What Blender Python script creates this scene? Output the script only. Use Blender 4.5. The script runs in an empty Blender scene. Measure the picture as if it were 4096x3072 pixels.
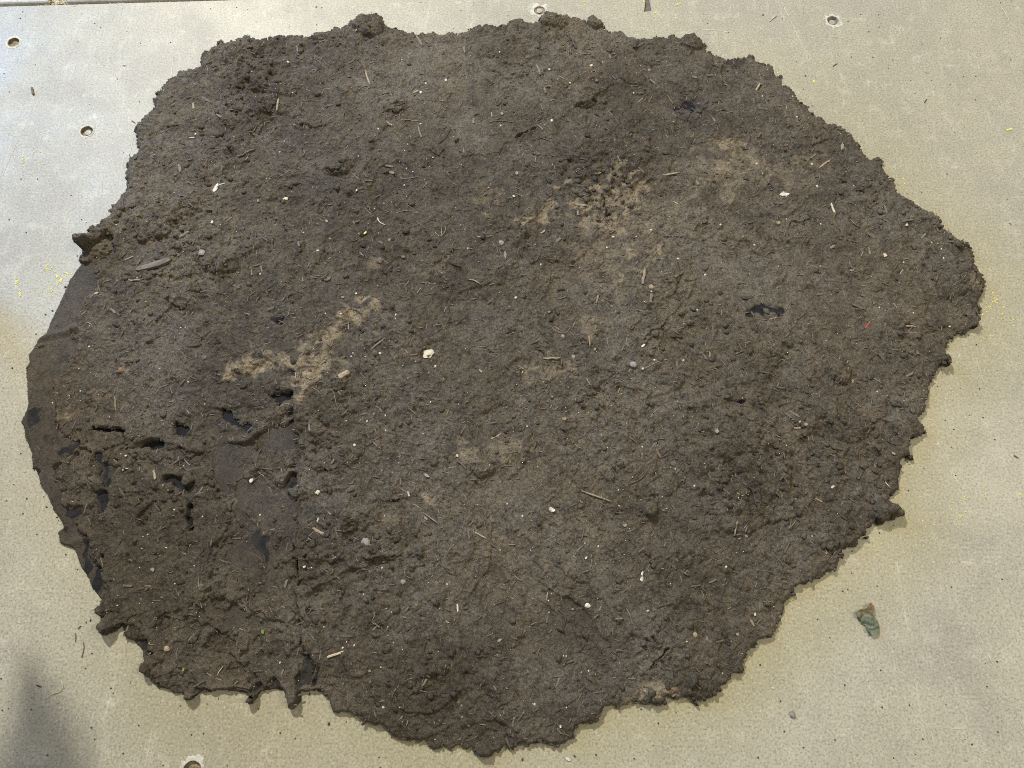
import bpy, bmesh, math, random
import numpy as np
from mathutils import Vector, noise as mnoise
from mathutils.geometry import delaunay_2d_cdt

# ------------------------------------------------------------------ camera, world, lights, exposure
SC = bpy.context.scene
COL = SC.collection
CAM_H = 1.2
PITCH = math.radians(20.0)
F_PX = 2840.0                                   # focal length in photo pixels (photo is 4096 wide)
cam_d = bpy.data.cameras.new('camera')
cam_d.sensor_width = 36.0
cam_d.lens = 36.0 * F_PX / 4096.0
cam_d.clip_start = 0.02
cam_d.clip_end = 60
cam = bpy.data.objects.new('camera', cam_d)
cam.location = (0, 0, CAM_H)
cam.rotation_euler = (PITCH, 0, 0)
COL.objects.link(cam)
SC.camera = cam

world = bpy.data.worlds.new('World')
SC.world = world
world.use_nodes = True
wb = world.node_tree.nodes['Background']
wb.inputs[0].default_value = (1.0, 0.98, 0.93, 1)
wb.inputs[1].default_value = 0.29


def area(name, loc, target, size, size_y, watts, color, spread=180):
    d = bpy.data.lights.new(name, 'AREA')
    d.shape = 'RECTANGLE'
    d.size, d.size_y, d.energy, d.color = size, size_y, watts, color
    d.spread = math.radians(spread)
    o = bpy.data.objects.new(name, d)
    o.location = loc
    o.rotation_euler = (Vector(target) - Vector(loc)).to_track_quat('-Z', 'Y').to_euler()
    COL.objects.link(o)
    return o


area('skylight', (-1.5, 3.3, 3.6), (-0.1, 0.4, 0), 0.20, 0.20, 240, (1.0, 0.97, 0.90))
area('side_window_light', (-4.1, 3.5, 2.6), (-1.7, 1.25, 0), 1.5, 1.2, 150, (0.16, 0.44, 1.0))
area('ceiling_light', (2.6, 0.6, 3.8), (1.2, 0.6, 0), 1.6, 1.6, 72, (1.0, 0.91, 0.72))

SC.cycles.filter_width = 1.0
SC.cycles.use_denoising = False
SC.view_settings.view_transform = 'Standard'
SC.view_settings.look = 'None'
SC.view_settings.exposure = 0.14
SC.view_settings.gamma = 1.0
SC.view_settings.use_curve_mapping = False

# ------------------------------------------------------------------ helpers
rng = np.random.default_rng(7)
random.seed(11)
CP, SP = math.cos(PITCH), math.sin(PITCH)


def gnd(px, py, z=0.0):
    """photo pixel -> point on the horizontal plane at height z"""
    u = (np.asarray(px, float) - 2048) / F_PX
    v = (1536 - np.asarray(py, float)) / F_PX
    dy = v * CP + SP
    dz = v * SP - CP
    t = (CAM_H - z) / (-dz)
    return u * t, dy * t


def px_size(px, py):
    a = gnd(px, py)
    b = gnd(px + 1, py)
    return float(b[0] - a[0])


ZF = 1024 / 2212.0


def T(c, r, x, y, f=ZF):
    return c * 1024 + np.asarray(x, float) * f, r * 768 + np.asarray(y, float) * f


def tile_pts(c, r, s, f=None):
    if f is None:
        f = 0.807 if (r == 3 and c >= 2) else ZF
    v = [float(a) for a in s.replace(',', ' ').split()]
    return [tuple(float(q) for q in T(c, r, v[i], v[i + 1], f)) for i in range(0, len(v), 2)]


def link(name, me, mat=None, parent=None):
    o = bpy.data.objects.new(name, me)
    COL.objects.link(o)
    if mat is not None:
        me.materials.append(mat)
    if parent is not None:
        o.parent = parent
    return o


def empty(name, loc=(0, 0, 0)):
    o = bpy.data.objects.new(name, None)
    o.location = loc
    o.empty_display_size = 0.02
    COL.objects.link(o)
    return o


def tag(o, label, cat=None, group=None, kind=None):
    if label:
        o['label'] = label
    if cat:
        o['category'] = cat
    if group:
        o['group'] = group
    if kind:
        o['kind'] = kind
    return o


def np_mesh(name, V, F, smooth=True):
    """V (n,3), F (m,4) or (m,3)"""
    me = bpy.data.meshes.new(name)
    V = np.ascontiguousarray(V, np.float32)
    F = np.ascontiguousarray(F, np.int32)
    k = F.shape[1]
    me.vertices.add(len(V))
    me.vertices.foreach_set('co', V.ravel())
    me.loops.add(F.size)
    me.loops.foreach_set('vertex_index', F.ravel())
    me.polygons.add(len(F))
    me.polygons.foreach_set('loop_start', np.arange(0, F.size, k, dtype=np.int32))
    if smooth:
        me.polygons.foreach_set('use_smooth', np.ones(len(F), bool))
    me.update(calc_edges=True)
    me.validate()
    return me


def py_mesh(name, V, F, smooth=False):
    me = bpy.data.meshes.new(name)
    me.from_pydata([tuple(map(float, v)) for v in V], [], F)
    if smooth:
        me.polygons.foreach_set('use_smooth', np.ones(len(F), bool))
    me.update()
    return me


# ---- materials
class NT:
    def __init__(self, name):
        self.m = bpy.data.materials.new(name)
        self.m.use_nodes = True
        self.t = self.m.node_tree
        self.b = self.t.nodes['Principled BSDF']

    def n(self, typ, **kw):
        nd = self.t.nodes.new(typ)
        for k, v in kw.items():
            if k in nd.inputs.keys() if isinstance(k, str) else False:
                pass
            setattr(nd, k, v)
        return nd

    def set(self, sock, v):
        if hasattr(v, 'is_linked') or hasattr(v, 'links'):
            self.t.links.new(v, sock)
        else:
            sock.default_value = v

    def noise(self, vec, scale, detail=4, rough=0.55, dist=0.0):
        nd = self.n('ShaderNodeTexNoise')
        if vec is not None:
            self.t.links.new(vec, nd.inputs['Vector'])
        nd.inputs['Scale'].default_value = scale
        nd.inputs['Detail'].default_value = detail
        nd.inputs['Roughness'].default_value = rough
        nd.inputs['Distortion'].default_value = dist
        return nd.outputs['Fac']

    def voro(self, vec, scale, feature='F1', rnd=1.0):
        nd = self.n('ShaderNodeTexVoronoi')
        nd.feature = feature
        self.t.links.new(vec, nd.inputs['Vector'])
        nd.inputs['Scale'].default_value = scale
        nd.inputs['Randomness'].default_value = rnd
        return nd

    def math(self, op, a, b=None, c=None, clamp=False):
        nd = self.n('ShaderNodeMath')
        nd.operation = op
        nd.use_clamp = clamp
        self.set(nd.inputs[0], a)
        if b is not None:
            self.set(nd.inputs[1], b)
        if c is not None:
            self.set(nd.inputs[2], c)
        return nd.outputs[0]

    def rng(self, v, a, b, c=0.0, d=1.0):
        nd = self.n('ShaderNodeMapRange')
        nd.interpolation_type = 'SMOOTHSTEP'
        self.set(nd.inputs[0], v)
        for i, q in enumerate((a, b, c, d)):
            nd.inputs[i + 1].default_value = q
        return nd.outputs[0]

    def mix(self, fac, a, b, mode='MIX'):
        nd = self.n('ShaderNodeMix')
        nd.data_type = 'RGBA'
        nd.blend_type = mode
        self.set(nd.inputs[0], fac)
        for i, q in ((6, a), (7, b)):
            if isinstance(q, tuple):
                nd.inputs[i].default_value = q + ((1.0,) if len(q) == 3 else ())
            else:
                self.t.links.new(q, nd.inputs[i])
        return nd.outputs[2]

    def bump(self, h, strength, dist, prev=None):
        nd = self.n('ShaderNodeBump')
        nd.inputs['Strength'].default_value = strength
        nd.inputs['Distance'].default_value = dist
        self.t.links.new(h, nd.inputs['Height'])
        if prev is not None:
            self.t.links.new(prev, nd.inputs['Normal'])
        return nd.outputs[0]

    def coord(self, which='Object'):
        return self.n('ShaderNodeTexCoord').outputs[which]

    def mapping(self, vec, scale=(1, 1, 1), rot=(0, 0, 0), loc=(0, 0, 0)):
        nd = self.n('ShaderNodeMapping')
        self.t.links.new(vec, nd.inputs[0])
        nd.inputs[1].default_value = loc
        nd.inputs[2].default_value = rot
        nd.inputs[3].default_value = scale
        return nd.outputs[0]

    def attr(self, name):
        nd = self.n('ShaderNodeAttribute')
        nd.attribute_name = name
        return nd

    def fin(self, color, rough, normal=None, spec=0.5):
        self.set(self.b.inputs['Base Color'], color if not isinstance(color, tuple) else color + (1.0,))
        self.set(self.b.inputs['Roughness'], rough)
        self.b.inputs['Specular IOR Level'].default_value = spec
        if normal is not None:
            self.t.links.new(normal, self.b.inputs['Normal'])
        return self.m


def mat_soil(name, fabric=False):
    k = NT(name)
    co = k.coord()
    nb = k.noise(co, 7, 3, 0.5)
    nm = k.noise(co, 42, 5, 0.65)
    nf = k.noise(co, 210, 5, 0.75, 0.6)
    nff = k.noise(co, 620, 3, 0.75)
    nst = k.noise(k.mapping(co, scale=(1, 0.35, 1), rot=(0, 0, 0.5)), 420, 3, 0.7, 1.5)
    at = k.attr('tint')
    sep = k.n('ShaderNodeSeparateColor')
    k.t.links.new(at.outputs['Color'], sep.inputs[0])
    tan, blk, pale = sep.outputs[0], sep.outputs[1], sep.outputs[2]
    v = k.math('ADD', k.math('ADD', k.math('MULTIPLY', nf, 0.42), k.math('MULTIPLY', nff, 0.30)), k.math('MULTIPLY', nm, 0.28))
    v = k.rng(v, 0.37, 0.63)
    col = k.mix(v, (0.040, 0.0312, 0.0200), (0.228, 0.184, 0.124))
    grey = k.mix(v, (0.042, 0.0355, 0.0262), (0.214, 0.183, 0.138))
    col = k.mix(k.rng(nb, 0.40, 0.66, 0, 0.7), col, grey)
    nbb = k.noise(k.mapping(co, loc=(3, 7, 2)), 2.6, 4, 0.6)
    damp = k.rng(k.math('ADD', k.math('MULTIPLY', nbb, 0.65), k.math('MULTIPLY', nb, 0.35)), 0.36, 0.62, 0.66, 1.2)
    cmb = k.n('ShaderNodeCombineColor')
    for q in range(3):
        k.t.links.new(damp, cmb.inputs[q])
    col = k.mix(1.0, col, cmb.outputs[0], 'MULTIPLY')
    # dark specks painting in crevice shade and humus bits, and paler fibres
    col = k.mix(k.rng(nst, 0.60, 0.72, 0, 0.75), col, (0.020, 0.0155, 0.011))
    col = k.mix(k.rng(nst, 0.36, 0.26, 0, 0.55), col, (0.25, 0.208, 0.152))
    # tan sandy crumbs
    tsum = k.math('ADD', k.math('MULTIPLY', nf, 0.35), k.math('MULTIPLY', nm, 0.65))
    tf = k.math('MULTIPLY', tan, k.rng(tsum, 0.33, 0.56, 0.28, 0.95), clamp=True)
    col = k.mix(tf, col, k.mix(v, (0.20, 0.152, 0.094), (0.45, 0.362, 0.235)))
    # pale greyish dry film, with grey sheen painted into the colour
    pf = k.math('MULTIPLY', pale, k.rng(nf, 0.42, 0.62, 0, 0.75), clamp=True)
    col = k.mix(pf, col, (0.235, 0.205, 0.165))
    # bare blue-black backing showing through
    bsum = k.math('ADD', k.math('MULTIPLY', blk, 0.62), k.math('ADD', k.math('MULTIPLY', nf, 0.8), k.math('MULTIPLY', nm, 0.8)))
    bf = k.math('MULTIPLY', k.rng(bsum, 1.02, 1.50, 0, 1.0), k.rng(blk, 0.05, 0.3), clamp=True)
    col = k.mix(bf, col, (0.015, 0.0155, 0.019))
    if fabric:
        col = k.mix(1.0, col, (0.60, 0.60, 0.61), 'MULTIPLY')
    # sand grains
    vo = k.voro(co, 330)
    sc = k.n('ShaderNodeSeparateColor')
    k.t.links.new(vo.outputs['Color'], sc.inputs[0])
    g = k.math('MULTIPLY', k.rng(vo.outputs['Distance'], 0.34, 0.16), k.math('GREATER_THAN', sc.outputs[0], 0.91 if not fabric else 0.95))
    g = k.math('MULTIPLY', g, k.math('SUBTRACT', 1.0, bf))
    col = k.mix(k.math('MULTIPLY', g, k.rng(sc.outputs[1], 0.2, 1.0, 0.1, 0.6)), col, (0.40, 0.34, 0.26))
    rough = k.math('SUBTRACT', k.rng(nm, 0.3, 0.7, 0.52, 0.80), k.math('MULTIPLY', pale, 0.16))
    b1 = k.bump(nf, 1.0 if not fabric else 0.6, 0.006 if not fabric else 0.003)
    b2 = k.bump(nff, 0.9, 0.0022, b1)
    return k.fin(col, rough, b2, 0.30)


def mat_floor():
    k = NT('concrete')
    co = k.coord()
    nb = k.noise(co, 1.6, 4, 0.6)
    nb2 = k.noise(k.mapping(co, loc=(5, 3, 1)), 4.5, 5, 0.6, 0.6)
    nm = k.noise(co, 28, 5, 0.65)
    nf = k.noise(co, 260, 4, 0.7)
    st = k.attr('tint')
    sep = k.n('ShaderNodeSeparateColor')
    k.t.links.new(st.outputs['Color'], sep.inputs[0])
    col = k.mix(k.rng(nb, 0.32, 0.68), (0.335, 0.310, 0.226), (0.405, 0.378, 0.286))
    col = k.mix(k.rng(nb2, 0.48, 0.68, 0, 0.5), col, (0.285, 0.268, 0.220))
    strk = k.noise(k.mapping(co, scale=(1, 0.12, 1), rot=(0, 0, 0.12)), 90, 4, 0.7)
    col = k.mix(k.rng(strk, 0.52, 0.72, 0, 0.4), col, (0.50, 0.47, 0.375))
    strk2 = k.noise(k.mapping(co, scale=(0.14, 1, 1), rot=(0, 0, -0.5)), 110, 4, 0.7)
    col = k.mix(k.rng(strk2, 0.56, 0.74, 0, 0.35), col, (0.50, 0.47, 0.375))
    col = k.mix(k.rng(k.noise(co, 12, 5, 0.7), 0.48, 0.70, 0, 0.5), col, (0.290, 0.264, 0.215))
    col = k.mix(k.rng(nm, 0.5, 0.72, 0, 0.45), col, (0.52, 0.48, 0.37))
    col = k.mix(k.math('MULTIPLY', sep.outputs[0], k.rng(nb2, 0.25, 0.6, 0.35, 0.9)), col, (0.330, 0.290, 0.145))
    col = k.mix(k.rng(nf, 0.46, 0.70, 0, 0.85), col, (0.19, 0.168, 0.118))
    col = k.mix(k.rng(nf, 0.46, 0.30, 0, 0.5), col, (0.60, 0.56, 0.45))
    # pores
    vo = k.voro(co, 210)
    sc = k.n('ShaderNodeSeparateColor')
    k.t.links.new(vo.outputs['Color'], sc.inputs[0])
    po = k.math('MULTIPLY', k.rng(vo.outputs['Distance'], 0.34, 0.16), k.math('GREATER_THAN', sc.outputs[0], 0.80))
    col = k.mix(k.math('MULTIPLY', po, 0.55), col, (0.14, 0.12, 0.09))
    wp = k.math('MULTIPLY', k.rng(vo.outputs['Distance'], 0.30, 0.14), k.math('LESS_THAN', sc.outputs[1], 0.05))
    col = k.mix(k.math('MULTIPLY', wp, 0.4), col, (0.70, 0.66, 0.57))
    # hairline scuffs
    ve = k.voro(k.mapping(co, scale=(1, 0.28, 1), rot=(0, 0, 0.35)), 7.0, 'DISTANCE_TO_EDGE')
    ln = k.math('MULTIPLY', k.rng(ve.outputs['Distance'], 0.006, 0.001), k.rng(nm, 0.50, 0.64, 0, 0.3))
    col = k.mix(ln, col, (0.66, 0.63, 0.56))
    ve2 = k.voro(k.mapping(co, scale=(0.3, 1, 1), rot=(0, 0, -0.6)), 6.0, 'DISTANCE_TO_EDGE')
    ln2 = k.math('MULTIPLY', k.rng(ve2.outputs['Distance'], 0.006, 0.001), k.rng(nm, 0.52, 0.64, 0, 0.25))
    col = k.mix(ln2, col, (0.66, 0.63, 0.56))
    rough = k.rng(nb2, 0.3, 0.7, 0.42, 0.58)
    bmp = k.bump(nf, 0.18, 0.0012)
    return k.fin(col, rough, bmp, 0.5)


def mat_wood(name, a, b, rough=0.7):
    k = NT(name)
    co = k.coord()
    oi = k.n('ShaderNodeObjectInfo')
    n1 = k.noise(co, 320, 4, 0.6)
    n2 = k.noise(co, 90, 3, 0.6)
    col = k.mix(k.rng(n1, 0.3, 0.7), a, b)
    dirt = k.math('MULTIPLY', k.rng(n2, 0.45, 0.65), 0.55)
    col = k.mix(dirt, col, (0.055, 0.044, 0.033))
    col = k.mix(k.math('MULTIPLY', oi.outputs['Random'], 0.35), col, (0.07, 0.056, 0.042))
    return k.fin(col, rough, k.bump(n1, 0.5, 0.0008), 0.35)


def mat_plain(name, a, b, rough=0.6, dirt=0.3, scale=260, dcol=(0.10, 0.08, 0.06)):
    k = NT(name)
    co = k.coord()
    n1 = k.noise(co, scale, 4, 0.6)
    n2 = k.noise(co, 110, 3, 0.6)
    col = k.mix(k.rng(n1, 0.3, 0.7), a, b)
    col = k.mix(k.math('MULTIPLY', k.rng(n2, 0.45, 0.65), dirt), col, dcol)
    return k.fin(col, rough, k.bump(n1, 0.3, 0.0006), 0.4)


M = {
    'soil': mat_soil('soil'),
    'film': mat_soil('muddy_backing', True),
    'floor': mat_floor(),
    'bark': mat_wood('wood_brown', (0.090, 0.072, 0.055), (0.185, 0.150, 0.115)),
    'grey': mat_wood('wood_grey', (0.14, 0.118, 0.094), (0.26, 0.225, 0.18)),
    'tan': mat_wood('wood_tan', (0.25, 0.19, 0.12), (0.44, 0.345, 0.235)),
    'pale': mat_plain('wood_pale', (0.44, 0.34, 0.22), (0.64, 0.52, 0.37), 0.65, 0.25),
    'dark': mat_wood('wood_dark', (0.024, 0.019, 0.015), (0.058, 0.046, 0.036), 0.55),
    'white': mat_plain('shell_white', (0.48, 0.44, 0.36), (0.72, 0.69, 0.60), 0.55, 0.5),
    'cream': mat_plain('cream', (0.50, 0.42, 0.29), (0.68, 0.60, 0.45), 0.55, 0.3),
    'stone': mat_plain('stone_grey', (0.20, 0.18, 0.155), (0.30, 0.275, 0.245), 0.6, 0.45),
    'rust': mat_wood('wood_rust', (0.17, 0.105, 0.055), (0.27, 0.175, 0.10)),
    'yellow': mat_plain('leaf_yellow', (0.60, 0.54, 0.12), (0.75, 0.70, 0.28), 0.5, 0.2),
    'green': mat_plain('moss_green', (0.11, 0.18, 0.035), (0.21, 0.30, 0.07), 0.8, 0.3),
    'red': mat_plain('scrap_red', (0.26, 0.035, 0.022), (0.36, 0.06, 0.04), 0.5, 0.35),
    'paint': mat_plain('yellow_paint', (0.66, 0.58, 0.07), (0.80, 0.74, 0.20), 0.55, 0.25, 500, (0.45, 0.41, 0.28)),
    'scratch': mat_plain('scratched_concrete', (0.50, 0.47, 0.38), (0.64, 0.61, 0.52), 0.7, 0.7, 200, (0.38, 0.35, 0.26)),
    'chalk': mat_plain('spalled_mortar', (0.40, 0.38, 0.31), (0.62, 0.60, 0.54), 0.85, 0.85, 330, (0.34, 0.315, 0.235)),
    'dirtfill': mat_plain('hole_dirt', (0.15, 0.115, 0.065), (0.34, 0.28, 0.18), 0.8, 0.5, 500, (0.07, 0.05, 0.03)),
    'metal': mat_plain('dull_metal', (0.30, 0.28, 0.24), (0.44, 0.42, 0.37), 0.45, 0.4, 300, (0.18, 0.13, 0.07)),
    'kerb': mat_plain('kerb_concrete', (0.40, 0.39, 0.36), (0.53, 0.52, 0.49), 0.6, 0.35, 200, (0.27, 0.24, 0.18)),
    'grit': mat_plain('sandy_grit', (0.30, 0.24, 0.13), (0.62, 0.56, 0.42), 0.85, 0.55, 420, (0.12, 0.09, 0.05)),
    'leaf': None,
}
_k = NT('wilted_leaf')
_co = _k.coord()
_a = _k.attr('tint')
_s = _k.n('ShaderNodeSeparateColor')
_k.t.links.new(_a.outputs['Color'], _s.inputs[0])
_n = _k.noise(_co, 140, 5, 0.6)
_c = _k.mix(_k.rng(_n, 0.3, 0.7), (0.080, 0.094, 0.055), (0.165, 0.182, 0.115))
_c = _k.mix(_s.outputs[0], _c, _k.mix(_n, (0.10, 0.062, 0.022), (0.22, 0.155, 0.075)))
M['leaf'] = _k.fin(_c, 0.6, _k.bump(_n, 0.5, 0.002), 0.4)

# ------------------------------------------------------------------ outlines (photo pixels, read tile by tile)
OUT = []
OUT += tile_pts(0, 0, '1095 1659 1080 1570 1100 1480 1130 1400 1190 1330 1205 1240 1190 1180 1190 1120 1250 1050 1290 985 1320 930 1330 860 1380 780 1470 700 1560 625 1650 615 1740 590 1745 545 1790 470 1830 420 1910 380 2010 385 2120 360 2160 345')
OUT += tile_pts(1, 0, '0 360 100 340 180 315 280 320 380 320 450 330 480 305 580 300 660 250 760 240 860 195 930 155 1010 160 1100 190 1150 245 1250 255 1330 265 1420 285 1510 280 1550 270 1600 290 1690 275 1760 280 1850 255 1940 240 2000 225 2080 235 2160 215')
OUT += tile_pts(2, 0, '0 180 45 165 90 190 150 225 225 215 240 150 330 135 390 155 430 140 500 155 580 170 660 200 690 160 740 175 780 215 830 265 900 300 970 310 1040 335 1080 350 1150 355 1240 335 1330 325 1380 310 1460 325 1510 310 1570 320 1610 350 1665 385 1650 430 1645 460 1740 485 1820 500 1900 515 1980 490 2060 470 2120 520 2170 550 2205 570')
OUT += tile_pts(3, 0, '15 545 30 540 45 590 55 650 115 645 125 720 180 745 220 800 260 870 330 930 400 1000 460 1050 510 1075 590 1085 660 1130 720 1170 745 1220 790 1290 860 1370 930 1400 965 1390 990 1450 1030 1510 1060 1590 1080 1659')
OUT += tile_pts(3, 1, '1130 20 1170 80 1230 115 1260 95 1290 130 1370 190 1440 220 1470 260 1465 290 1540 345 1630 420 1680 430 1740 500 1775 590 1820 680 1850 760 1875 825 1850 880 1825 950 1805 1040 1790 1090 1820 1140 1790 1165 1720 1195 1640 1245 1560 1310 1535 1365 1580 1410 1590 1450 1570 1500 1505 1490 1500 1530 1460 1560 1410 1570 1390 1620 1410 1655')
OUT += tile_pts(3, 2, '1405 10 1390 100 1355 125 1345 200 1372 245 1340 270 1325 330 1310 400 1270 440 1230 490 1215 580 1240 630 1235 665 1190 660 1160 710 1165 780 1120 800 1105 860 1105 940 1080 980 1050 1000 1090 1030 1160 1065 1175 1110 1165 1150 1060 1165 1030 1205 960 1215 915 1180 910 1240 895 1290 850 1335 780 1345 740 1390 700 1425 630 1480 630 1545 540 1600 480 1620 460 1650')
OUT += tile_pts(3, 3, '250 30 150 35 80 130 85 160 75 200 30 215 20 290')
OUT += tile_pts(2, 3, '1260 300 1215 325 1180 400 1160 445 1100 490 1050 540 1020 590 940 630 880 600 850 605 760 625 650 640 560 640 460 670 410 705 350 745 290 780 250 810 210 835 120 825 40 850 4 858')
OUT += tile_pts(1, 3, '2120 1500 2060 1545 1980 1585 1940 1570 1900 1490 1800 1480 1680 1475 1600 1470 1550 1450 1500 1455 1440 1420 1350 1400 1240 1380 1190 1355 1150 1320 1080 1290 1000 1280 930 1245 860 1215 830 1185 770 1180 700 1155 660 1110 650 1050 610 995 400 990 385 1040 380 1110 340 1135 280 1135 265 1060 260 1000 150 990 40 995')
OUT += tile_pts(0, 3, '2205 1060 2150 1070 2140 1020 2080 1005 1950 990 1800 995 1740 1000 1690 1040 1620 1090 1610 1060 1650 1010 1560 1020 1490 1030 1460 990 1390 950 1290 915 1290 880 1300 860 1250 850 1220 800 1215 765 1245 750 1210 650 1150 580 1100 520 1060 480 1040 440 1000 480 950 500 860 520 825 500 825 440 870 400 910 370 850 340 815 310 830 280 860 210 800 130 745 10')
OUT += tile_pts(0, 2, '690 1560 660 1480 620 1420 540 1385 500 1360 495 1270 540 1240 490 1150 430 1040 400 950 350 880 320 780 300 735 270 730 260 640 265 600 240 500 215 470 200 340 175 325 215 250 235 160 225 70 220 0')
OUT += tile_pts(0, 1, '220 1560 205 1510 240 1470 230 1390 290 1320 390 1210 420 1130 500 960 570 800 640 680 700 600 770 540 800 510 760 505 720 470 710 410 770 415 830 390 830 340 890 270 980 210 1020 120 1070 70 1095 20')

# boundary of the thick upper layer against the backing sheet (left and lower-left part of the slab)
UP = tile_pts(0, 1, '710 395 705 470 740 515 800 500 860 470 930 415 990 400 1005 560 870 700 830 830 720 960 650 1090 690 1250 680 1420 560 1540 465 1640')
UP += tile_pts(0, 2, '450 20 460 150 490 220 480 400 510 440 640 430 740 405 830 395 950 420 1070 415 1080 500 1110 590 1240 545 1290 520 1420 535 1560 580 1700 605 1850 610 1900 560 1990 520 2100 540')
UP += tile_pts(1, 2, '0 490 70 430 100 385 210 360 232 300 200 190 240 120 315 110 315 300 325 500 345 600 370 760 365 900 340 1000 345 1200 330 1400 320 1640')
UP += tile_pts(1, 3, '330 0 335 300 390 600 470 790 500 880 570 975 600 1010')
# close the polygon outside the slab: bottom, right, top
UP += [(1330, 2790), (1330, 3300), (4300, 3300), (4300, -150), (300, -150), (300, 900)]

HOLES = [tile_pts(0, 2, '1540 325 1555 370 1600 365 1625 390 1600 415 1580 432 1530 400 1522 365'),
         tile_pts(0, 2, '1930 220 1960 240 2000 245 2002 290 2040 312 2075 350 1990 325 1942 285'),
         tile_pts(0, 2, '2070 345 2110 340 2160 355 2100 375'),
         tile_pts(0, 2, '828 378 950 383 1065 398 1062 414 940 402 828 396'),
         tile_pts(0, 2, '1250 515 1330 505 1412 498 1402 532 1330 547 1250 542'),
         tile_pts(1, 2, '108 88 160 96 302 88 302 132 235 132 212 182 195 165 178 125')]

# (tile col, row, x, y, rx, ry [, strength]) patches
BLACK = '''0 2 330 100 90 300 .3;0 1 560 1200 60 300 .25;0 2 260 210 60 60;0 2 330 200 40 22;0 2 290 710 26 22;0 2 560 1160 75 42;0 2 600 540 85 18;0 2 580 560 22 50;0 2 490 600 34 30;
0 2 930 850 55 80;0 2 880 1010 65 30;0 2 850 740 28 50;0 2 1500 820 65 32;0 2 1600 870 55 60;0 2 1655 1130 26 120;0 2 690 1500 42 105;0 2 1640 1255 42 16;
1 2 250 500 80 120 .55;1 2 30 560 45 40;1 2 320 850 42 90 .8;1 2 340 920 24 34;1 2 60 1330 65 60 .8;1 2 100 1390 24 60;0 3 800 90 52 95;0 3 1290 660 75 32;0 3 1950 996 170 20;
1 3 130 950 95 40;1 3 440 850 50 150 .8;1 3 540 920 34 80;2 0 1530 935 75 60;2 0 1600 860 70 45 .7;2 0 1600 1050 60 80 .6;2 0 1720 1110 42 40 .5;2 0 1730 570 60 30 .6;2 0 1960 520 70 30 .7;
3 1 30 1000 65 42;2 1 2150 1000 85 45;2 1 1560 1330 60 40 .4;1 1 190 1112 80 30;2 2 1930 152 42 16;2 1 2010 1600 40 40 .5;0 2 500 620 18 60;0 2 360 430 22 40 .7;0 2 330 290 80 26 .4;1 1 270 1545 40 22;3 0 600 1500 18 14;3 0 20 1620 40 36;2 1 1230 1010 24 18;1 1 1820 1140 60 34 .5;1 1 2180 1240 60 60 .5;2 0 600 780 40 20 .6;2 0 690 870 40 16;1 2 1300 130 50 30 .6;0 3 2180 40 40 40 .5'''
TAN = '''2 0 1950 1450 280 170 .45;3 0 150 1480 220 130 .35;2 1 1300 300 260 160 .3;2 1 800 600 200 200 .3;2 0 880 1480 85 65;2 0 920 1555 65 42;2 0 480 1620 95 32;2 0 1050 1610 120 30;2 0 1870 1280 75 60;2 0 1850 1420 65 42 .8;2 0 2100 1400 52 52 .7;
2 1 300 130 95 42;2 1 180 230 85 28;2 1 150 300 34 24;2 1 620 150 100 70;2 1 740 90 60 70;2 1 870 80 70 70;2 1 1050 80 80 100;2 1 760 280 90 55;2 1 890 260 55 55;2 1 960 400 55 45 .8;2 1 1070 520 65 34;2 1 1220 500 45 42;2 1 950 740 36 30;2 1 1090 710 65 42 .8;2 1 700 1190 110 45 .6;2 1 250 1570 130 65 .6;2 1 440 1540 70 52 .6;2 1 1900 30 75 45 .6;
1 1 850 1030 85 85;1 1 950 970 65 40;1 1 700 1170 85 34;1 1 560 1260 100 52;1 1 440 1380 70 75;1 1 560 1430 130 65;1 1 230 1440 90 55;1 1 40 1460 70 65;1 1 480 1540 90 55;1 1 330 1580 55 52;1 1 400 1640 44 34;0 1 2130 1470 120 85;0 1 1040 1550 40 30;
1 2 410 40 55 60;1 2 1900 600 75 60 .6;1 2 1960 640 45 44 .6;1 2 2150 540 70 60 .45;1 2 1490 1040 62 50 .9;1 2 1180 1200 44 30 .4;2 2 40 530 65 55 .45;3 1 1790 760 50 75 .7;3 1 1840 840 26 42;0 2 510 260 34 45 .8;0 2 520 330 34 55 .7;0 2 480 80 50 80 .5;3 2 1130 1090 48 40 .9;0 2 900 60 60 40 .5;1 1 1500 640 120 60 .3;1 1 1950 90 90 90 .35;1 1 1050 600 60 40 .4;0 1 1470 740 70 50 .4'''
TAN3 = [(2, 3, 700, 595, 100, 24, 1), (2, 3, 800, 612, 40, 10, 1), (2, 3, 620, 610, 60, 20, .8)]
PALE = '''2 2 900 250 700 350 .35;2 1 1300 500 800 400 .35;3 0 200 1300 350 250 .35;1 2 1500 700 600 400 .3;2 1 300 1100 500 300 .25;1 0 1100 650 500 350 .3;1 0 1060 830 110 70;1 0 1000 480 120 60 .7;1 0 500 560 100 60 .7;1 0 1550 480 110 50;1 0 60 1250 120 90 .8;1 0 850 680 70 40;2 1 1800 530 150 70;3 1 450 700 110 90;2 0 100 1280 90 80 .7;2 0 2150 1300 80 60;3 0 120 1450 120 90 .7;1 0 1900 600 130 110 .6;0 0 2000 900 140 90 .8;0 0 1600 1250 90 50 .7;0 1 1100 120 90 60 .6;0 1 1250 1250 160 120 .5;1 2 1650 450 50 110 .7;2 2 650 480 60 40;2 2 800 60 60 60 .7;2 2 1100 170 90 70 .6;2 1 2000 1150 130 80 .5;2 2 700 1280 140 70 .5;0 2 1350 230 200 100 .5;0 2 950 1060 90 40 .5;1 2 1200 930 140 60 .5;0 2 650 700 120 70 .4;1 3 1350 250 180 120 .3;2 1 1560 1340 60 50 .9;1 2 620 620 160 50 .5;2 2 1150 450 200 160 .4'''
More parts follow.
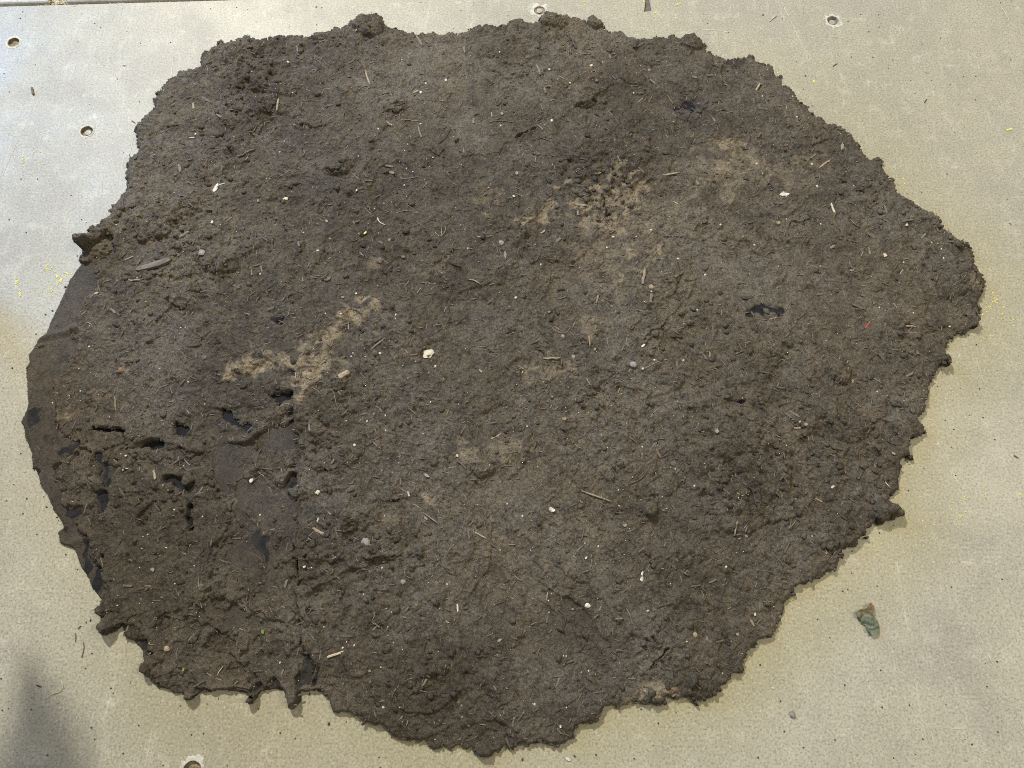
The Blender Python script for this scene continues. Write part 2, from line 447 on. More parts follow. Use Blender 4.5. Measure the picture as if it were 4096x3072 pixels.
CRACKS = ['1 2 9 18|315 300 322 500 342 620 368 760 363 900 342 1000 345 1200 332 1400 322 1650', '1 3 6 14|330 0 336 300 390 600',
          '1 0 10 14|1150 945 1200 952 1270 930', '1 0 8 9|620 1450 680 1492 760 1482 810 1400', '1 0 7 8|1400 1320 1480 1300 1560 1332 1620 1290', '1 0 6 8|1800 1330 2100 1332 2165 1200',
          '2 0 6 8|0 1170 100 1130 200 1090', '2 0 9 12|560 905 640 892 720 860', '0 1 7 9|1000 1460 1100 1420 1200 1340', '0 1 7 12|1080 1482 1170 1500', '0 1 6 8|1640 160 1730 188 1840 190', '0 1 6 8|1690 620 1780 660 1850 690',
          '2 1 12 18|760 50 790 130 830 215', '2 1 6 8|1150 1290 1240 1180 1330 1120', '3 1 8 9|510 1530 540 1600 600 1632 650 1620', '3 1 6 8|20 1380 100 1420', '0 2 8 10|870 1020 1000 985 1150 935 1280 925 1400 905',
          '0 2 6 7|1640 1000 1850 985 1900 1010', '0 2 8 9|1640 1000 1650 1130 1630 1260', '0 2 6 8|2110 1110 2150 1220 2080 1330', '0 2 5 7|1860 820 1930 920 1900 1000', '0 2 6 8|640 1420 760 1390 880 1330', '0 3 8 9|1740 400 1690 550 1640 605 1560 620 1480 620', '0 3 7 9|1060 440 1120 350 1200 300',
          '0 3 6 8|1290 850 1330 760', '0 3 7 9|1500 950 1540 850', '1 2 7 12|350 620 400 640 450 680', '1 2 6 8|580 755 680 770 780 770', '1 2 6 8|1050 1010 1150 1010 1250 990', '1 2 6 8|400 1490 480 1465 540 1500', '1 2 5 8|960 1500 1080 1490 1190 1460',
          '1 3 9 16|392 640 388 760 390 900', '1 3 10 22|490 800 505 880 545 980', '3 2 9 12|930 318 1030 335 1068 385', '0 3 6 8|880 330 960 330 1060 350 1075 390', '0 3 6 7|2100 250 2160 200 2212 180', '0 2 5 7|1380 1340 1600 1300 1700 1400', '0 3 5 6|1900 610 1980 580 2120 600', '1 2 6 10|120 950 180 1000 250 990', '1 2 7 12|240 1040 252 1090', '1 2 5 8|0 1225 90 1170', '0 1 5 8|1440 960 1600 1000 1700 960', '3 1 5 7|200 290 300 260 400 240', '0 0 6 8|1460 1100 1540 1080', '1 0 5 8|330 1075 420 1080 540 1090', '0 3 7 8|1350 330 1420 380 1390 470 1340 500', '0 3 6 7|1230 300 1250 400 1180 460 1120 400', '0 3 6 8|1380 130 1460 140 1560 120', '0 3 6 9|1860 60 1850 150 1780 230', '0 3 6 8|1560 400 1600 420 1580 480']
CRACKS3 = [((2, 3, 6, 9), '690 460 690 420 750 350'), ((2, 3, 6, 8), '770 430 805 505'), ((2, 3, 5, 6), '690 280 710 310')]

# ------------------------------------------------------------------ height grids of the slab
S = 0.0015
ox, oy = gnd([p[0] for p in OUT], [p[1] for p in OUT], 0.006)
GX0, GX1 = ox.min() - 0.03, ox.max() + 0.03
GY0, GY1 = oy.min() - 0.03, oy.max() + 0.03
NX = int((GX1 - GX0) / S) + 1
NY = int((GY1 - GY0) / S) + 1
gx = GX0 + np.arange(NX) * S
gy = GY0 + np.arange(NY) * S


def interp_mat(n, cell, m):
    t = np.arange(n) * S / cell
    i = np.floor(t).astype(int)
    f = t - i
    A = np.zeros((n, m), np.float32)
    r = np.arange(n)
    w = [(1 - f) ** 3 / 6, (3 * f ** 3 - 6 * f ** 2 + 4) / 6, (-3 * f ** 3 + 3 * f ** 2 + 3 * f + 1) / 6, f ** 3 / 6]
    for k in range(4):
        A[r, i + k] += w[k]
    return A


def vn(cell, seed, cy=None):
    """smooth random field, about unit variance"""
    cy = cy or cell
    r = np.random.default_rng(seed)
    mx, my = int(NX * S / cell) + 6, int(NY * S / cy) + 6
    L = r.standard_normal((my, mx)).astype(np.float32)
    return (interp_mat(NY, cy, my) @ L @ interp_mat(NX, cell, mx).T) * 1.9


def blur(a, r):
    a = a.astype(np.float32)
    for ax in (0, 1):
        p = np.pad(a, [(r + 1, r) if q == ax else (0, 0) for q in (0, 1)], mode='edge')
        c = np.cumsum(p, axis=ax, dtype=np.float64)
        n = a.shape[ax]
        if ax == 0:
            a = ((c[2 * r + 1:2 * r + 1 + n] - c[:n]) / (2 * r + 1)).astype(np.float32)
        else:
            a = ((c[:, 2 * r + 1:2 * r + 1 + n] - c[:, :n]) / (2 * r + 1)).astype(np.float32)
    return a


def raster(poly_px, z=0.006):
    x, y = gnd([p[0] for p in poly_px], [p[1] for p in poly_px], z)
    m = np.zeros((NY, NX), bool)
    x2, y2 = np.roll(x, -1), np.roll(y, -1)
    j0 = max(0, int((y.min() - GY0) / S))
    j1 = min(NY, int((y.max() - GY0) / S) + 2)
    for j in range(j0, j1):
        yy = gy[j]
        c = (y > yy) != (y2 > yy)
        if not c.any():
            continue
        xs = np.sort(x[c] + (yy - y[c]) / (y2[c] - y[c]) * (x2[c] - x[c]))
        ii = np.clip(np.ceil((xs - GX0) / S).astype(int), 0, NX)
        for a, b in zip(ii[0::2], ii[1::2]):
            m[j, a:b] = True
    return m


def warp(m, wx, wy):
    jj, ii = np.mgrid[0:NY, 0:NX]
    return m[np.clip(jj + np.rint(wy).astype(int), 0, NY - 1), np.clip(ii + np.rint(wx).astype(int), 0, NX - 1)]


def sstep(a, lo, hi):
    t = np.clip((a - lo) / (hi - lo), 0, 1)
    return t * t * (3 - 2 * t)


N25, N12, N06, N03 = vn(.25, 1), vn(.12, 2), vn(.06, 3), vn(.03, 4)
N015, N008, N005 = vn(.015, 5), vn(.008, 6), vn(.0048, 7)
N003 = vn(.0032, 8)
NB12, NB06, NB03, NB015 = vn(.12, 12), vn(.06, 13), vn(.03, 14), vn(.015, 15)

m_out0 = raster(OUT)
m_up0 = raster(UP)
# crumbly torn edge: small warps (the fabric edge on the left stays smoother)
wx = 1.6 * N015 + 1.7 * N008 + 1.2 * N005
wy = 1.6 * NB015 + 1.7 * vn(.008, 16) + 1.2 * vn(.0048, 17)
m_out = warp(m_out0, wx, wy)
m_out_s = warp(m_out0, 0.5 * N015, 0.5 * NB015)
m_up = warp(m_up0, 1.4 * N015 + 1.0 * N008, 2.6 * NB015 + 2.2 * NB03 + 1.6 * vn(.008, 16) + 1.0 * vn(.0048, 17))
m_hole = np.zeros_like(m_out)
for h in HOLES:
    c0 = (sum(p[0] for p in h) / len(h), sum(p[1] for p in h) / len(h))
    m_hole |= raster([(c0[0] + (p[0] - c0[0]) * 1.22, c0[1] + (p[1] - c0[1]) * 1.3) for p in h], 0.012)
m_hole = warp(m_hole, .7 * N008 + .7 * N005, .7 * vn(.008, 18) + .7 * vn(.0048, 19))


def patch_field(spec, extra=()):
    f = np.zeros((NY, NX), np.float32)
    items = [tuple(float(v) for v in q.split()) for q in spec.replace('\n', '').split(';') if q.strip()] + list(extra)
    for q in items:
        c, r, x, y, rx, ry = q[:6]
        st = q[6] if len(q) > 6 else 1.0
        fac = 0.807 if (r == 3 and c >= 2) else ZF
        px, py = T(c, r, x, y, fac)
        X, Y = gnd(px, py, 0.012)
        m = px_size(px, py) * fac
        ax, ay = rx * m * 1.25, ry * m * 1.4
        i0, i1 = int((X - 2.2 * ax - GX0) / S), int((X + 2.2 * ax - GX0) / S) + 1
        j0, j1 = int((Y - 2.2 * ay - GY0) / S), int((Y + 2.2 * ay - GY0) / S) + 1
        i0, j0 = max(i0, 0), max(j0, 0)
        i1, j1 = min(i1, NX), min(j1, NY)
        if i1 <= i0 or j1 <= j0:
            continue
        dx = (gx[i0:i1][None, :] - X) / ax + 0.75 * NB015[j0:j1, i0:i1] * min(1, .010 / ax) + .4 * NB03[j0:j1, i0:i1] * min(1, .015 / ax)
        dy = (gy[j0:j1][:, None] - Y) / ay + 0.75 * N015[j0:j1, i0:i1] * min(1, .010 / ay) + .4 * N03[j0:j1, i0:i1] * min(1, .015 / ay)
        d = np.sqrt(dx * dx + dy * dy) + 0.30 * N008[j0:j1, i0:i1] + 0.16 * N005[j0:j1, i0:i1]
        f[j0:j1, i0:i1] = np.maximum(f[j0:j1, i0:i1], st * (1 - sstep(d, 0.55, 1.25)))
    return f


A_black = patch_field(BLACK)
A_tan = patch_field(TAN, TAN3)
A_pale = patch_field(PALE)


def stamp_caps(n, r0, r1, seed, weight=None, flat=0.7):
    r = np.random.default_rng(seed)
    D = np.zeros((NY, NX), np.float32)
    k = 0
    while k < n:
        i, j = r.integers(8, NX - 8), r.integers(8, NY - 8)
        if weight is not None and r.random() > weight[j, i]:
            k += 0.34
            continue
        k += 1
        R = r0 + (r1 - r0) * r.random() ** 2.5
        w = int(R * 1.5 / S) + 1
        ja, jb, ia, ib = max(j - w, 0), min(j + w + 1, NY), max(i - w, 0), min(i + w + 1, NX)
        a = r.random() * 3.14
        e = 0.65 + 0.7 * r.random()
        dx = (np.arange(ia, ib) - i)[None, :] * S
        dy = (np.arange(ja, jb) - j)[:, None] * S
        u = (dx * math.cos(a) + dy * math.sin(a)) / e
        v = (-dx * math.sin(a) + dy * math.cos(a)) * e
        q = 1 - (u * u + v * v) / (R * R)
        cap = flat * R * np.sqrt(np.clip(q, 0, 1)) * (0.6 + 0.6 * r.random())
        D[ja:jb, ia:ib] = np.maximum(D[ja:jb, ia:ib], cap)
    return D


def stamp_lines(n, seed, lmin, lmax, w0, amp):
    r = np.random.default_rng(seed)
    D = np.zeros((NY, NX), np.float32)
    for _ in range(n):
        i, j = r.integers(8, NX - 8), r.integers(8, NY - 8)
        L = lmin + (lmax - lmin) * r.random() ** 2
        w = int(L / 2 / S) + 2
        ja, jb, ia, ib = max(j - w, 0), min(j + w + 1, NY), max(i - w, 0), min(i + w + 1, NX)
        a = r.random() * 3.14
        dx = (np.arange(ia, ib) - i)[None, :] * S
        dy = (np.arange(ja, jb) - j)[:, None] * S
        u = dx * math.cos(a) + dy * math.sin(a)
        v = -dx * math.sin(a) + dy * math.cos(a) + (r.random() - .5) * 8 * u * u
        q = np.exp(-(v / w0) ** 2) * (np.abs(u) < L / 2)
        D[ja:jb, ia:ib] = np.maximum(D[ja:jb, ia:ib], amp * (0.5 + r.random()) * q)
    return D


clumpy = sstep(N12 * 0.6 + N06 * 0.6 + 0.15, -0.4, 1.1)            # where the surface is loose and crumbly
# the lower right of the slab is more clumpy than the rest
XX, YY = np.meshgrid(gx, gy)
clumpy = clumpy * (0.25 + 0.75 * sstep(N25 + .5 * NB12, -0.5, 0.9))
clumpy = np.clip(clumpy + 0.35 * sstep(XX, 0.1, 0.6) * sstep(-YY, -0.75, -0.2), 0, 1).astype(np.float32)
caps_big = stamp_caps(2200, .005, .014, 21, clumpy * 0.8 + .05, 0.26)
caps_mid = stamp_caps(15000, .0026, .0065, 22, clumpy * 0.85 + .12, 0.42)
caps_small = stamp_caps(34000, .0015, .0032, 23, None, 0.75)
fib = stamp_lines(9000, 24, .006, .028, .0011, .0016) - 0.8 * stamp_lines(5000, 25, .006, .022, .0012, .0018)


def terrace(n, k, sharp):
    q = n * k
    b = np.floor(q)
    return (b + sstep(q - b, 0.5 - sharp, 0.5 + sharp)) / k


ter = terrace(NB06 * 0.8 + NB12 * 0.8 + 0.12 * NB015, 0.8, 0.07)
rgh = 0.40 + 0.85 * clumpy
detail = 0.0009 * N03 + rgh * (0.0013 * N015 + 0.0011 * N008 + 0.0008 * N005) + 0.00055 * N003
crumb = np.maximum(np.maximum(caps_big, caps_mid), caps_small * 0.8)

edge_m = (m_out & m_up & ~m_hole)
eb1 = blur(blur(edge_m, 3), 2)
eb2 = blur(blur(edge_m, 9), 6)

grooves = np.zeros((NY, NX), np.float32)
for spec in [c.split('|') for c in CRACKS] + [(' '.join(str(v) for v in a), b) for a, b in CRACKS3]:
    c, r, dmm, wz = [float(v) for v in spec[0].split()]
    pts = tile_pts(int(c), int(r), spec[1])
    X, Y = gnd([p[0] for p in pts], [p[1] for p in pts], 0.013)
    wdt = max(wz * ZF * px_size(*pts[0]) * 0.5, 0.0016)
    for a in range(len(X) - 1):
        L = math.hypot(X[a + 1] - X[a], Y[a + 1] - Y[a])
        pad = 0.014
        i0, i1 = int((min(X[a], X[a + 1]) - pad - GX0) / S), int((max(X[a], X[a + 1]) + pad - GX0) / S)
        j0, j1 = int((min(Y[a], Y[a + 1]) - pad - GY0) / S), int((max(Y[a], Y[a + 1]) + pad - GY0) / S)
        i0, j0, i1, j1 = max(i0, 0), max(j0, 0), min(i1, NX), min(j1, NY)
        dx, dy = gx[i0:i1][None, :] - X[a], gy[j0:j1][:, None] - Y[a]
        tx, ty = (X[a + 1] - X[a]) / L, (Y[a + 1] - Y[a]) / L
        dx = dx + 0.0030 * NB015[j0:j1, i0:i1] + 0.0024 * N008[j0:j1, i0:i1] + 0.003 * NB03[j0:j1, i0:i1]
        dy = dy + 0.0030 * N015[j0:j1, i0:i1] + 0.0024 * N005[j0:j1, i0:i1] + 0.003 * N03[j0:j1, i0:i1]
        u = np.clip(dx * tx + dy * ty, 0, L)
        d = np.hypot(dx - u * tx, dy - u * ty)
        loc = wdt * (0.7 + 0.4 * np.clip(N03[j0:j1, i0:i1], -1, 1))
        g = dmm * 0.001 * (1 - sstep(d, loc * 0.35, loc * 1.6)) * (0.25 + 0.75 * sstep(N015[j0:j1, i0:i1] + .5 * NB03[j0:j1, i0:i1], -0.9, 0.3))
        g2 = -0.0022 * np.exp(-((d - loc * 2.6) / (loc * 1.4)) ** 2)      # a slight lip beside the crack
        grooves[j0:j1, i0:i1] = np.where(g > 0.0004, np.maximum(grooves[j0:j1, i0:i1], g), np.where(grooves[j0:j1, i0:i1] <= 0, np.minimum(grooves[j0:j1, i0:i1], g2), grooves[j0:j1, i0:i1]))

Z_UP = (0.0140 + 0.0024 * N25 + 0.0018 * N12 + 0.0018 * N06 + 0.0026 * ter + 0.0014 * rgh * terrace(N03 + .5 * NB015 + .2 * N008, 1.0, 0.12)
        + detail + crumb * (0.35 + 0.75 * clumpy) + fib)
Z_UP = np.maximum(Z_UP, 0.006) - grooves - 0.003 * A_black + A_tan * (0.0028 * sstep(N015 + .4 * N008, -0.2, 0.3) + 0.0016 * sstep(N008, -.2, .3))
Z_UP = np.maximum(Z_UP, 0.0035)
Z_UP = Z_UP * (0.6 + 0.4 * sstep(eb1, 0.5, 0.98)) * (0.8 + 0.2 * sstep(eb2, 0.5, 1.0))

# raised lumps (photo px, radius px, height m)
LUMPS = [(*T(3, 1, 600, 1540), 44, .012), (*T(2, 2, 1190, 1100), 30, .013), (*T(0, 1, 760, 455), 28, .017), (*T(2, 0, 620, 850), 45, .008), (*T(1, 0, 720, 1430), 45, .007),
         (*T(0, 1, 1250, 415), 18, .010), (*T(0, 1, 1390, 390), 20, .008), (*T(0, 1, 1980, 650), 40, .008), (*T(1, 0, 980, 220), 60, .012), (*T(2, 0, 330, 180), 40, .010), (*T(2, 0, 720, 200), 30, .012),
         (*T(2, 0, 1550, 350), 40, .009), (*T(1, 2, 1960, 700), 40, .009), (*T(3, 1, 1540, 1450), 26, .012), (*T(3, 2, 1000, 1110), 36, .013), (*T(3, 2, 1120, 1100), 26, .014), (*T(2, 3, 900, 520, .807), 24, .010),
         (*T(1, 3, 525, 75), 16, .008), (*T(1, 3, 510, 385), 16, .007), (*T(0, 3, 900, 450), 40, .014), (*T(0, 3, 860, 310), 22, .012), (*T(0, 3, 1650, 1050), 22, .016), (*T(1, 3, 330, 1060), 34, .015), (*T(0, 3, 2180, 1040), 22, .012), (*T(0, 3, 1255, 805), 22, .012),
         (*T(1, 3, 1480, 832), 18, .006), (*T(1, 3, 1540, 832), 18, .007), (*T(1, 3, 1610, 836), 18, .006), (*T(3, 2, 600, 410), 24, .006), (*T(3, 2, 700, 480), 20, .006), (*T(3, 1, 930, 830), 22, .006), (*T(3, 1, 1100, 1130), 26, .006), (*T(1, 3, 1980, 1540), 30, .008), (*T(3, 1, 1770, 1120), 24, .010)]
lump = np.zeros((NY, NX), np.float32)
for px, py, rp, h in LUMPS:
    X, Y = gnd(px, py, 0.01)
    R = rp * px_size(px, py) * 1.1
    w = int(1.6 * R / S)
    i, j = int((X - GX0) / S), int((Y - GY0) / S)
    ja, jb, ia, ib = max(j - w, 0), min(j + w, NY), max(i - w, 0), min(i + w, NX)
    d = np.hypot(gx[ia:ib][None, :] - X + .003 * N015[ja:jb, ia:ib], gy[ja:jb][:, None] - Y + .003 * NB015[ja:jb, ia:ib]) / R
    cap = h * np.sqrt(np.clip(1 - d * d, 0, 1)) ** 0.8
    lump[ja:jb, ia:ib] = np.maximum(lump[ja:jb, ia:ib], cap)
Z_UP += lump
# the torn lower edge of the flap on the left and the seam edge stand a little proud of the sheet below
seam = blur(blur((m_up0 | ~m_out0), 14), 9)
Z_UP += (0.0068 * sstep(N03 + .7 * NB015, -1.0, 0.9) * (1 - sstep(seam, 0.62, 0.98)) * m_out0 * sstep(eb1, .5, .9)).astype(np.float32)

# backing sheet: thin, muddy, wrinkled
crease = np.zeros((NY, NX), np.float32)
for (c, r, s_, hh) in [(0, 1, '330 1290 430 1255 550 1225 700 1190', .005), (0, 2, '520 1400 650 1370 780 1340 900 1300', .004), (0, 2, '260 160 300 210 330 330', -.002)]:
    pts = tile_pts(c, r, s_)
    X, Y = gnd([p[0] for p in pts], [p[1] for p in pts])
    for a in range(len(X) - 1):
        L = math.hypot(X[a + 1] - X[a], Y[a + 1] - Y[a])
        tx, ty = (X[a + 1] - X[a]) / L, (Y[a + 1] - Y[a]) / L
        u = np.clip((XX - X[a]) * tx + (YY - Y[a]) * ty, 0, L)
        d = np.hypot(XX - X[a] - u * tx, YY - Y[a] - u * ty)
        crease = np.where(abs(hh) * np.exp(-(d / .007) ** 2) > np.abs(crease), hh * np.exp(-(d / .007) ** 2), crease)
eo = blur(blur(m_out_s, 3), 2)
Z_FAB = (0.0042 + 0.0012 * N12 + 0.0006 * N06 + 0.00025 * N015 + 0.00022 * N008 + crease + 0.0009 * caps_small / .002 * .25 * (N03 > 0.6))
Z_FAB = np.clip(Z_FAB, 0.0022, None) * (0.55 + 0.45 * sstep(eo, 0.5, 0.95)) + 0.002 * np.clip(N03, 0, 2) * (eo < .9) * (eo > .4)

# lower-left soil sheet: clod islands lying on the backing
low0 = m_out & (blur(m_up, 5) < 0.9999)
isl = NB06 * 0.42 + NB03 * 0.40 + NB015 * 0.26 + 0.16 * N008 + 0.10 * N005 + 1.15
px_left = tile_pts(0, 1, '700 600 830 830 650 1090 680 1420 560 1560') + tile_pts(0, 2, '420 80 470 400 700 470 480 620 420 800 560 900 500 1040 560 1180 720 1350 760 1500 790 1659') + tile_pts(0, 3, '900 130 900 230 960 300 880 350 900 250')
strip = raster(px_left + [(-100, 2500), (-100, 900)], 0.004)
strip_b = blur(blur(strip, 12), 8)
isl = isl - 2.7 * strip_b - 2.0 * A_black - 1.1 * patch_field('1 2 230 480 90 110;0 3 1900 300 160 120 .7;1 2 200 1300 90 120 .7;0 2 1350 1120 110 80 .7;0 2 600 720 120 60 .8')
m_low = low0 & (isl > 0) & ~m_hole
lowb = blur(blur(m_low, 2), 1)
lowe = blur(blur(m_low, 7), 4)
Z_LOW = (Z_FAB + 0.0012 + 0.0040 * sstep(isl, 0.0, 0.35) + 0.0030 * sstep(isl, .62, .72) + 0.0034 * sstep(isl, 1.05, 1.15) + 0.0012 * ter * sstep(isl, 0, .4) + 0.9 * detail
         + crumb * (0.25 + 0.75 * clumpy) * sstep(isl, 0, .3) + 0.7 * fib) - grooves * 0.35 - 0.0035 * sstep(isl, 0, .5)
Z_LOW = np.maximum(Z_LOW * (0.6 + 0.4 * sstep(lowb, .5, .98)), Z_FAB * 0.6 + 0.0004) + lump

m_u = m_out & m_up & ~m_hole
i_seam = int((gnd(1420, 2000)[0] - GX0) / S)
region = np.zeros_like(m_out)
region[:, :i_seam] = True
m_fab = m_out_s & region & (~blur(m_u, 9).__ge__(0.999))


def grid_obj(name, mask, Z, zb, mat, parent, jit=0.36, seed=0, attrs=True):
    """mesh of all grid cells whose four nodes lie in mask, with a skirt down to zb"""
    cell = mask[:-1, :-1] & mask[1:, :-1] & mask[:-1, 1:] & mask[1:, 1:]
    node = np.zeros_like(mask)
    node[:-1, :-1] |= cell
    node[1:, :-1] |= cell
    node[:-1, 1:] |= cell
    node[1:, 1:] |= cell
    idx = -np.ones(mask.shape, np.int64)
    jj, ii = np.nonzero(node)
    idx[jj, ii] = np.arange(len(jj))
    r = np.random.default_rng(seed)
    V = np.stack([GX0 + ii * S + (r.random(len(ii)) - .5) * 2 * jit * S, GY0 + jj * S + (r.random(len(ii)) - .5) * 2 * jit * S, Z[jj, ii]], 1)
    cj, ci = np.nonzero(cell)
    F = np.stack([idx[cj, ci], idx[cj, ci + 1], idx[cj + 1, ci + 1], idx[cj + 1, ci]], 1)
    # boundary edges
    pc = np.pad(cell, 1)
    segs = []
    for (dj, di, a, b) in ((-1, 0, (0, 0), (0, 1)), (1, 0, (1, 1), (1, 0)), (0, -1, (1, 0), (0, 0)), (0, 1, (0, 1), (1, 1))):
        nb = pc[1 + dj:pc.shape[0] - 1 + dj, 1 + di:pc.shape[1] - 1 + di]
        ej, ei = np.nonzero(cell & ~nb)
        segs.append(np.stack([idx[ej + a[0], ei + a[1]], idx[ej + b[0], ei + b[1]]], 1))
    E = np.concatenate(segs)
    bn = np.unique(E)
    mp = -np.ones(len(V), np.int64)
    mp[bn] = len(V) + np.arange(len(bn))
    VB = V[bn].copy()
    zbv = zb[jj[bn], ii[bn]] if isinstance(zb, np.ndarray) else zb
    VB[:, 2] = np.minimum(zbv, VB[:, 2] - 0.0004)
    FB = np.stack([E[:, 1], E[:, 0], mp[E[:, 0]], mp[E[:, 1]]], 1)
    me = np_mesh(name, np.concatenate([V, VB]), np.concatenate([F, FB]))
    if attrs:
        ta = me.color_attributes.new('tint', 'FLOAT_COLOR', 'POINT')
        J, I = np.concatenate([jj, jj[bn]]), np.concatenate([ii, ii[bn]])
        arr = np.ones((len(J), 4), np.float32)
        arr[:, 0], arr[:, 1], arr[:, 2] = A_tan[J, I], A_black2[J, I] if name == 'backing_sheet' else A_black[J, I], A_pale[J, I]
        ta.data.foreach_set('color', arr.ravel())
    return link(name, me, mat, parent)


A_hole = sstep(blur(blur(m_hole, 5), 3), 0.02, 0.2)
A_black2 = A_black
# ragged dark fray along the bare edge of the backing on the left
A_black2 = np.maximum(A_black2, 0.30 + 0.22 * np.clip(N06 + .5 * N03, -1, 1.2))
A_black2 = np.clip(np.maximum(A_black2, 0.55 * (1 - sstep(eo, .55, 1.0)) * sstep(N03, -.2, 1.2)), 0, 1) + 1.2 * A_hole

slab = empty('soil_slab', (0, 0, 0))
tag(slab, 'large flat slab of dark brown soil with torn crumbly edges on the concrete floor', 'soil slab', kind='thing')
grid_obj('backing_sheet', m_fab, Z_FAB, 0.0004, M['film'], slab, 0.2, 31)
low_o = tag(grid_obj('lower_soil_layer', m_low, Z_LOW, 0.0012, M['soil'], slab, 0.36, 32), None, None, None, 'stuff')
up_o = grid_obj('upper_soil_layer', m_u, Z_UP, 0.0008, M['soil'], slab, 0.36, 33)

Z_TOP = np.where(m_u, Z_UP, np.where(m_low, Z_LOW, np.where(m_out_s, Z_FAB, 0))).astype(np.float32)
Z_S = blur(Z_TOP, 2)


def zat(x, y, sm=True):
    i = int(round((x - GX0) / S))
    j = int(round((y - GY0) / S))
    if 0 <= i < NX and 0 <= j < NY:
        return float((Z_S if sm else Z_TOP)[j, i])
    return 0.0


def on_slab(px, py):
    x, y = gnd(px, py, 0.012)
    x, y = gnd(px, py, zat(x, y))
    return float(x), float(y), zat(x, y)



# ------------------------------------------------------------------ concrete floor with recesses
def W(px, py, z=0.0):
    a = gnd(px, py, z)
    return float(a[0]), float(a[1])


ea, eb = W(0, 27), W(1000, -1)
esl = (eb[1] - ea[1]) / (eb[0] - ea[0])


def edge_y(x):
    return ea[1] + (x - ea[0]) * esl


# anchor holes: photo px, hole radius in m, label, chalk ring size, stain
HOLE_SPECS = [
    (54, 170, .0125, 'old anchor hole with thick white mortar ring in the top left corner', 1.55),
    (347, 525, .0125, 'dirt filled anchor hole with a brown stained rim left of the soil slab', 1.35),
    (2158, 43, .0125, 'shallow anchor hole with chalky white surround just above the slab', 1.9),
    (3331, 83, .0125, 'open dark anchor hole with pale chipped ring right of the slab in the top right', 1.75),
    (768, 3084, .0140, 'anchor hole with white mortar crust cut off by the bottom edge', 1.6)]
loops = []
for (px, py, r, lab, ring) in HOLE_SPECS:
    x, y = W(px, py)
    rr = random.Random(int(px))
    loops.append([(x + r * (1 + rr.uniform(-.08, .08)) * math.cos(t * math.tau / 22), y + r * (1 + rr.uniform(-.08, .08)) * math.sin(t * math.tau / 22)) for t in range(22)])
notch_px = [(2583, -28), (2592, -25), (2600, -8), (2606, 20), (2611, 43), (2592, 46), (2575, 47), (2580, 18)]
loops.append([W(*p) for p in notch_px])

FX0, FX1, FY0 = -2.4, 2.4, -1.3
pts, edges = [], []
def add_loop(L):
    b = len(pts)
    pts.extend(L)
    edges.extend([(b + i, b + (i + 1) % len(L)) for i in range(len(L))])
add_loop([(FX0, FY0), (FX1, FY0), (FX1, edge_y(FX1)), (FX0, edge_y(FX0))])
for L in loops:
    add_loop(L)
g = 0.03
for ix in range(int((FX1 - FX0) / g)):
    for iy in range(int(3.4 / g)):
        x, y = FX0 + (ix + .5) * g, FY0 + (iy + .5) * g
        if y > edge_y(x) - 0.012 or any((x - L[0][0]) ** 2 + (y - L[0][1]) ** 2 < .05 ** 2 for L in loops):
            continue
        pts.append((x, y))
cv, ce, cf, _, _, _ = delaunay_2d_cdt([Vector(p) for p in pts], edges, [], 0, 1e-6)


def inside(p, L):
    c = False
    for a in range(len(L)):
        x1, y1 = L[a]
        x2, y2 = L[(a + 1) % len(L)]
        if (y1 > p[1]) != (y2 > p[1]) and p[0] < x1 + (p[1] - y1) / (y2 - y1) * (x2 - x1):
            c = not c
    return c


faces = []
for f in cf:
    c = ((cv[f[0]].x + cv[f[1]].x + cv[f[2]].x) / 3, (cv[f[0]].y + cv[f[1]].y + cv[f[2]].y) / 3)
    if c[1] > edge_y(c[0]) or any(abs(c[0] - L[0][0]) < .06 and abs(c[1] - L[0][1]) < .09 and inside(c, L) for L in loops):
        continue
    faces.append(list(f))
fv = [(v.x, v.y, 0.0) for v in cv]
b = len(fv)
fv += [(FX0, edge_y(FX0), -.03), (FX1, edge_y(FX1), -.03), (FX0, edge_y(FX0), 0.0), (FX1, edge_y(FX1), 0.0)]
faces.append([b + 2, b + 3, b + 1, b])
floor_me = py_mesh('floor', fv, faces)
ta = floor_me.color_attributes.new('tint', 'FLOAT_COLOR', 'POINT')
# damp yellowish run-off staining round the right and lower side of the slab
mo8 = m_out0[::8, ::8]
sx, sy = gx[::8][mo8.any(0)], gy[::8]
oj, oi_ = np.nonzero(mo8 & ~(np.roll(mo8, 1, 0) & np.roll(mo8, -1, 0) & np.roll(mo8, 1, 1) & np.roll(mo8, -1, 1)))
bx, by = GX0 + oi_ * 8 * S, GY0 + oj * 8 * S
tint = np.zeros((len(fv), 4), np.float32)
tint[:, 3] = 1
for i, v in enumerate(fv):
    d = math.sqrt(float(((bx - v[0]) ** 2 + (by - v[1]) ** 2).min()))
    side = max(0.0, min(1.0, 0.55 * (v[0] + 0.1) - 0.75 * (v[1] - 0.45) + 0.35))
    tint[i, 0] = max(0.0, 1 - d / 0.13) * side
ta.data.foreach_set('color', tint.ravel())
floor = link('floor', floor_me, M['floor'])
tag(floor, 'grey beige concrete floor with scuffs and pores', None, None, 'structure')


